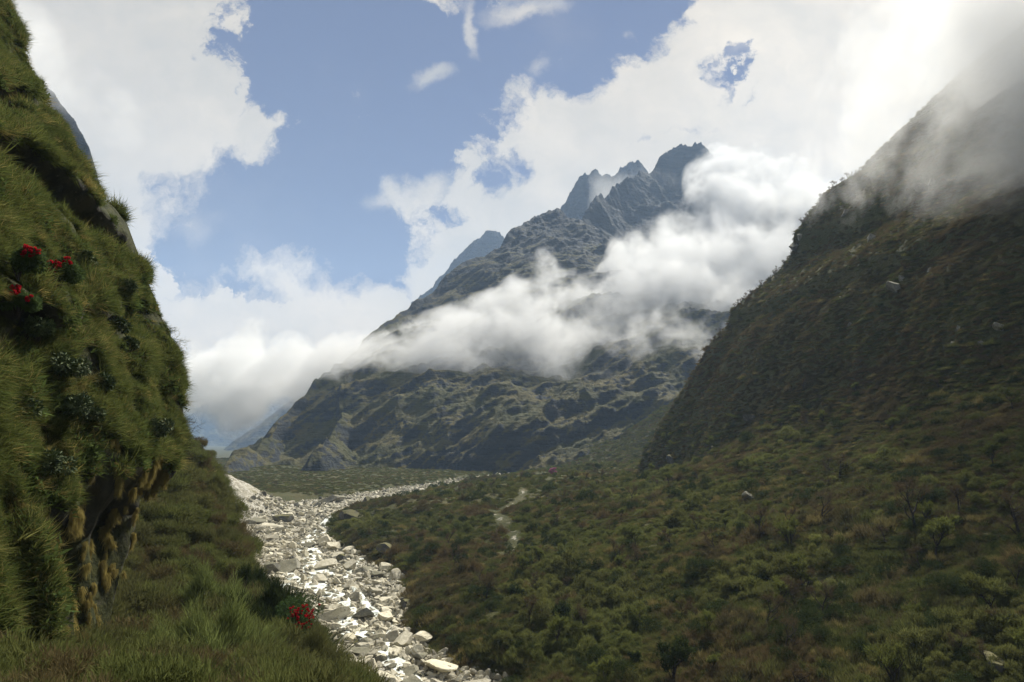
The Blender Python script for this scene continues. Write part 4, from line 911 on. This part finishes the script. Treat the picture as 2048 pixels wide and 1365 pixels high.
# ------------------------------------------------------------------ clouds that hang in the valley (real volumes)
def fcurve(t, v, pts, x0, x1, y0, y1):
    """piecewise curve of (x, y) world values evaluated on socket v"""
    nd = t.n('ShaderNodeFloatCurve', {1: t.mr(v, x0, x1, 0, 1, 'LINEAR')}); c = nd.mapping.curves[0]
    pts = [((a - x0) / (x1 - x0), (b - y0) / (y1 - y0)) for a, b in pts]
    while len(c.points) < len(pts): c.points.new(.5, .5)
    for q, (a, b) in zip(c.points, sorted(pts)): q.location = (a, b)
    nd.mapping.update(); return t.m('ADD', t.m('MULTIPLY', nd.outputs[0], y1 - y0), y0)
def cloud(name, cols, *a, off=(0, 0, 0), **k): return cloud_(name, cols, *a, off=off, **k)
def cloud_(name, cols, thick, shear, dens, nscale, amp, label, bias=1.0, aniso=.35, zref=0.0, step=0, soft=.5, off=(0, 0, 0)):
    """cols: (px, top row, bottom row, distance). Cross-section is an ellipse leaning back with height"""
    dat = []
    for (a, tp, bt, Yq) in cols:
        # distance grows with height
        def solve(row):
            aa, b = xz(a, row); yv = (Yq - shear * zref) / (1 - shear * b) if shear else Yq; return aa * yv, yv, b * yv
        T = solve(tp); B = solve(bt); M = solve((tp + bt) / 2)
        dat.append((M[0], (T[2] + B[2]) / 2, abs(T[2] - B[2]) / 2, Yq))
    dat = np.array(dat); dat = dat[np.argsort(dat[:, 0])]
    x0, x1 = dat[0, 0], dat[-1, 0]; n = 90; nr = 22
    xs = np.linspace(x0, x1, n); zc = np.interp(xs, dat[:, 0], dat[:, 1]); hh = np.interp(xs, dat[:, 0], dat[:, 2]); yq = np.interp(xs, dat[:, 0], dat[:, 3])
    th = np.linspace(0, 2 * pi, nr, endpoint=False)
    ZZ = zc[:, None] + hh[:, None] * np.sin(th) * 1.22; YY = yq[:, None] + shear * (ZZ - zref) + thick * np.cos(th) * 1.22; XX = xs[:, None] + 0 * ZZ
    V = np.stack([XX, YY, ZZ], -1).reshape(-1, 3); i = np.arange(n * nr).reshape(n, nr)
    F = np.stack([i[:-1], i[1:], np.roll(i[1:], -1, 1), np.roll(i[:-1], -1, 1)], -1).reshape(-1, 4)
    c0 = len(V); V = np.concatenate([V, [V[:nr].mean(0), V[-nr:].mean(0)]])
    caps = np.array([(c0, i[0, k], i[0, (k + 1) % nr], i[0, (k + 1) % nr]) for k in range(nr)] + [(c0 + 1, i[-1, (k + 1) % nr], i[-1, k], i[-1, k]) for k in range(nr)])
    bm = bmesh.new(); vs = [bm.verts.new(v) for v in V]
    for q in F: bm.faces.new([vs[k] for k in q])
    for q in caps: bm.faces.new([vs[k] for k in q[:3]])
    bmesh.ops.recalc_face_normals(bm, faces=bm.faces); me = bpy.data.meshes.new(name); bm.to_mesh(me); bm.free()
    m, t = material(name + "_vapour"); pos = t.n('ShaderNodeNewGeometry').outputs['Position']; s = t.n('ShaderNodeSeparateXYZ', {0: pos})
    zl, zh = (dat[:, 1].min() - 5, dat[:, 1].max() + 5)
    Zc = fcurve(t, s.outputs[0], [(a, b) for a, b in zip(dat[:, 0], dat[:, 1])], x0, x1, zl, zh)
    Hh = fcurve(t, s.outputs[0], [(a, b) for a, b in zip(dat[:, 0], dat[:, 2])], x0, x1, 0, dat[:, 2].max() * 1.05)
    if np.ptp(dat[:, 3]) > 1: Yc = fcurve(t, s.outputs[0], [(a, b) for a, b in zip(dat[:, 0], dat[:, 3])], x0, x1, dat[:, 3].min() - 1, dat[:, 3].max() + 1)
    else: Yc = float(dat[0, 3])
    Ysh = t.m('ADD', Yc, t.m('MULTIPLY', t.m('SUBTRACT', s.outputs[2], zref), shear))
    u = t.m('DIVIDE', t.m('SUBTRACT', s.outputs[2], Zc), t.m('MAXIMUM', Hh, 1.0)); v = t.m('DIVIDE', t.m('SUBTRACT', s.outputs[1], Ysh), thick)
    q = t.m('ADD', t.m('MULTIPLY', u, u), t.m('MULTIPLY', v, v))
    xe = t.m('MULTIPLY', t.mr(s.outputs[0], x0, x0 + (x1 - x0) * .06), t.mr(s.outputs[0], x1, x1 - (x1 - x0) * .06))
    pos2 = t.vm('ADD', pos, off); nz = t.noise(pos2, nscale, 8, .68, .3); nb = t.noise(pos2, nscale * .3, 2, .5)
    val = t.m('ADD', t.m('MULTIPLY', t.m('SUBTRACT', t.m('MULTIPLY', xe, 1.0), q), bias), t.m('ADD', t.m('MULTIPLY', t.m('SUBTRACT', nz, .5), amp), t.m('MULTIPLY', t.m('SUBTRACT', nb, .5), amp * .5)))
    val = t.m('MULTIPLY', val, t.mr(q, 1.48, 1.1)); val = t.mr(val, 0, soft)
    pv = t.n('ShaderNodeVolumePrincipled', {'Color': (.945, .95, .95, 1), 'Density': t.m('MULTIPLY', val, dens), 'Anisotropy': aniso})
    t.n('ShaderNodeOutputMaterial', {1: pv.outputs[0]})
    if step: m.cycles.volume_step_rate = step
    me.materials.append(m); return tag(link(name, me), label, "cloud", "clouds hanging in the valley")
BAND = [(300, 640, 800, 1500), (400, 690, 830, 1450), (450, 640, 850, 1400), (500, 700, 870, 1330), (540, 665, 870, 1280), (590, 705, 840, 1200), (640, 675, 805, 1150), (720, 665, 782, 1080), (800, 643, 775, 1060), (900, 615, 768, 1050), (1000, 575, 765, 1050), (1070, 525, 765, 1050), (1100, 510, 765, 1050),
        (1150, 550, 770, 1050), (1220, 545, 770, 1050), (1270, 480, 765, 1050), (1320, 465, 760, 1050), (1380, 450, 755, 1050), (1460, 425, 750, 1050), (1560, 330, 740, 1050), (1700, 300, 740, 1050), (1850, 300, 740, 1050)]
BAND = [(a_, b_, c_, d_ * .8) for a_, b_, c_, d_ in BAND]
cloud("cloud", BAND, 90, 1.25, .026, .0135, 12.0, "long white cloud belt wrapped across the middle of the dark mountain", bias=1.75, zref=80, soft=1.5, aniso=.15, off=(420, 90, 0))
CAP = []
for (a_, t_, b_) in [(1600, 310, 400), (1660, 270, 415), (1720, 180, 430), (1780, 100, 425), (1850, 0, 410), (1920, -60, 380), (2000, -120, 350), (2100, -160, 330), (2250, -200, 310)]:
    h_ = hit(min(a_, 2040), b_, 60, 450); CAP.append((a_, t_, b_, (h_[1] if h_ else 350) - 34))
CAP.append((2400, -230, 270, CAP[-1][3]))
cloud("cloud", CAP, 66, .55, .036, .016, 8.0, "grey cloud swallowing the top of the right wall", bias=1.1, zref=120, soft=1.3, aniso=.3)
VEIL = [(1180, 330, 450, 2000), (1240, 345, 490, 2000), (1300, 345, 490, 2000), (1380, 350, 490, 2000), (1450, 350, 490, 2000), (1540, 320, 490, 2000)]
cloud("cloud", VEIL, 120, 0, .0022, .006, 8.0, "thin veil of mist drifting across the blunt peak", bias=.9, soft=1.3)
LCAP = [(20, -60, 210, 560), (80, 20, 260, 560), (130, 70, 285, 560), (190, 120, 300, 560), (260, 160, 300, 560)]
cloud("cloud", LCAP, 80, 0, .009, .012, 6.0, "pale mist over the bluish cliff at the upper left", bias=1.0, soft=1.3)

# ------------------------------------------------------------------ haze
hb = [(-7450, -7450, -120), (7450, 7450, 1900)]
V = [(x, y, z) for x in (hb[0][0], hb[1][0]) for y in (hb[0][1], hb[1][1]) for z in (hb[0][2], hb[1][2])]
F = [(0, 1, 3, 2), (4, 6, 7, 5), (0, 4, 5, 1), (2, 3, 7, 6), (0, 2, 6, 4), (1, 5, 7, 3)]
me = bpy.data.meshes.new("haze"); me.from_pydata(V, [], F)
mh, t = material("haze_air")
pv = t.n('ShaderNodeVolumePrincipled', {'Color': (.50, .70, 1.0, 1), 'Density': .00011, 'Anisotropy': .1})
t.n('ShaderNodeOutputMaterial', {1: pv.outputs[0]}); me.materials.append(mh)
tag(link("haze", me), "thin blue mountain haze", None, None, 'stuff')
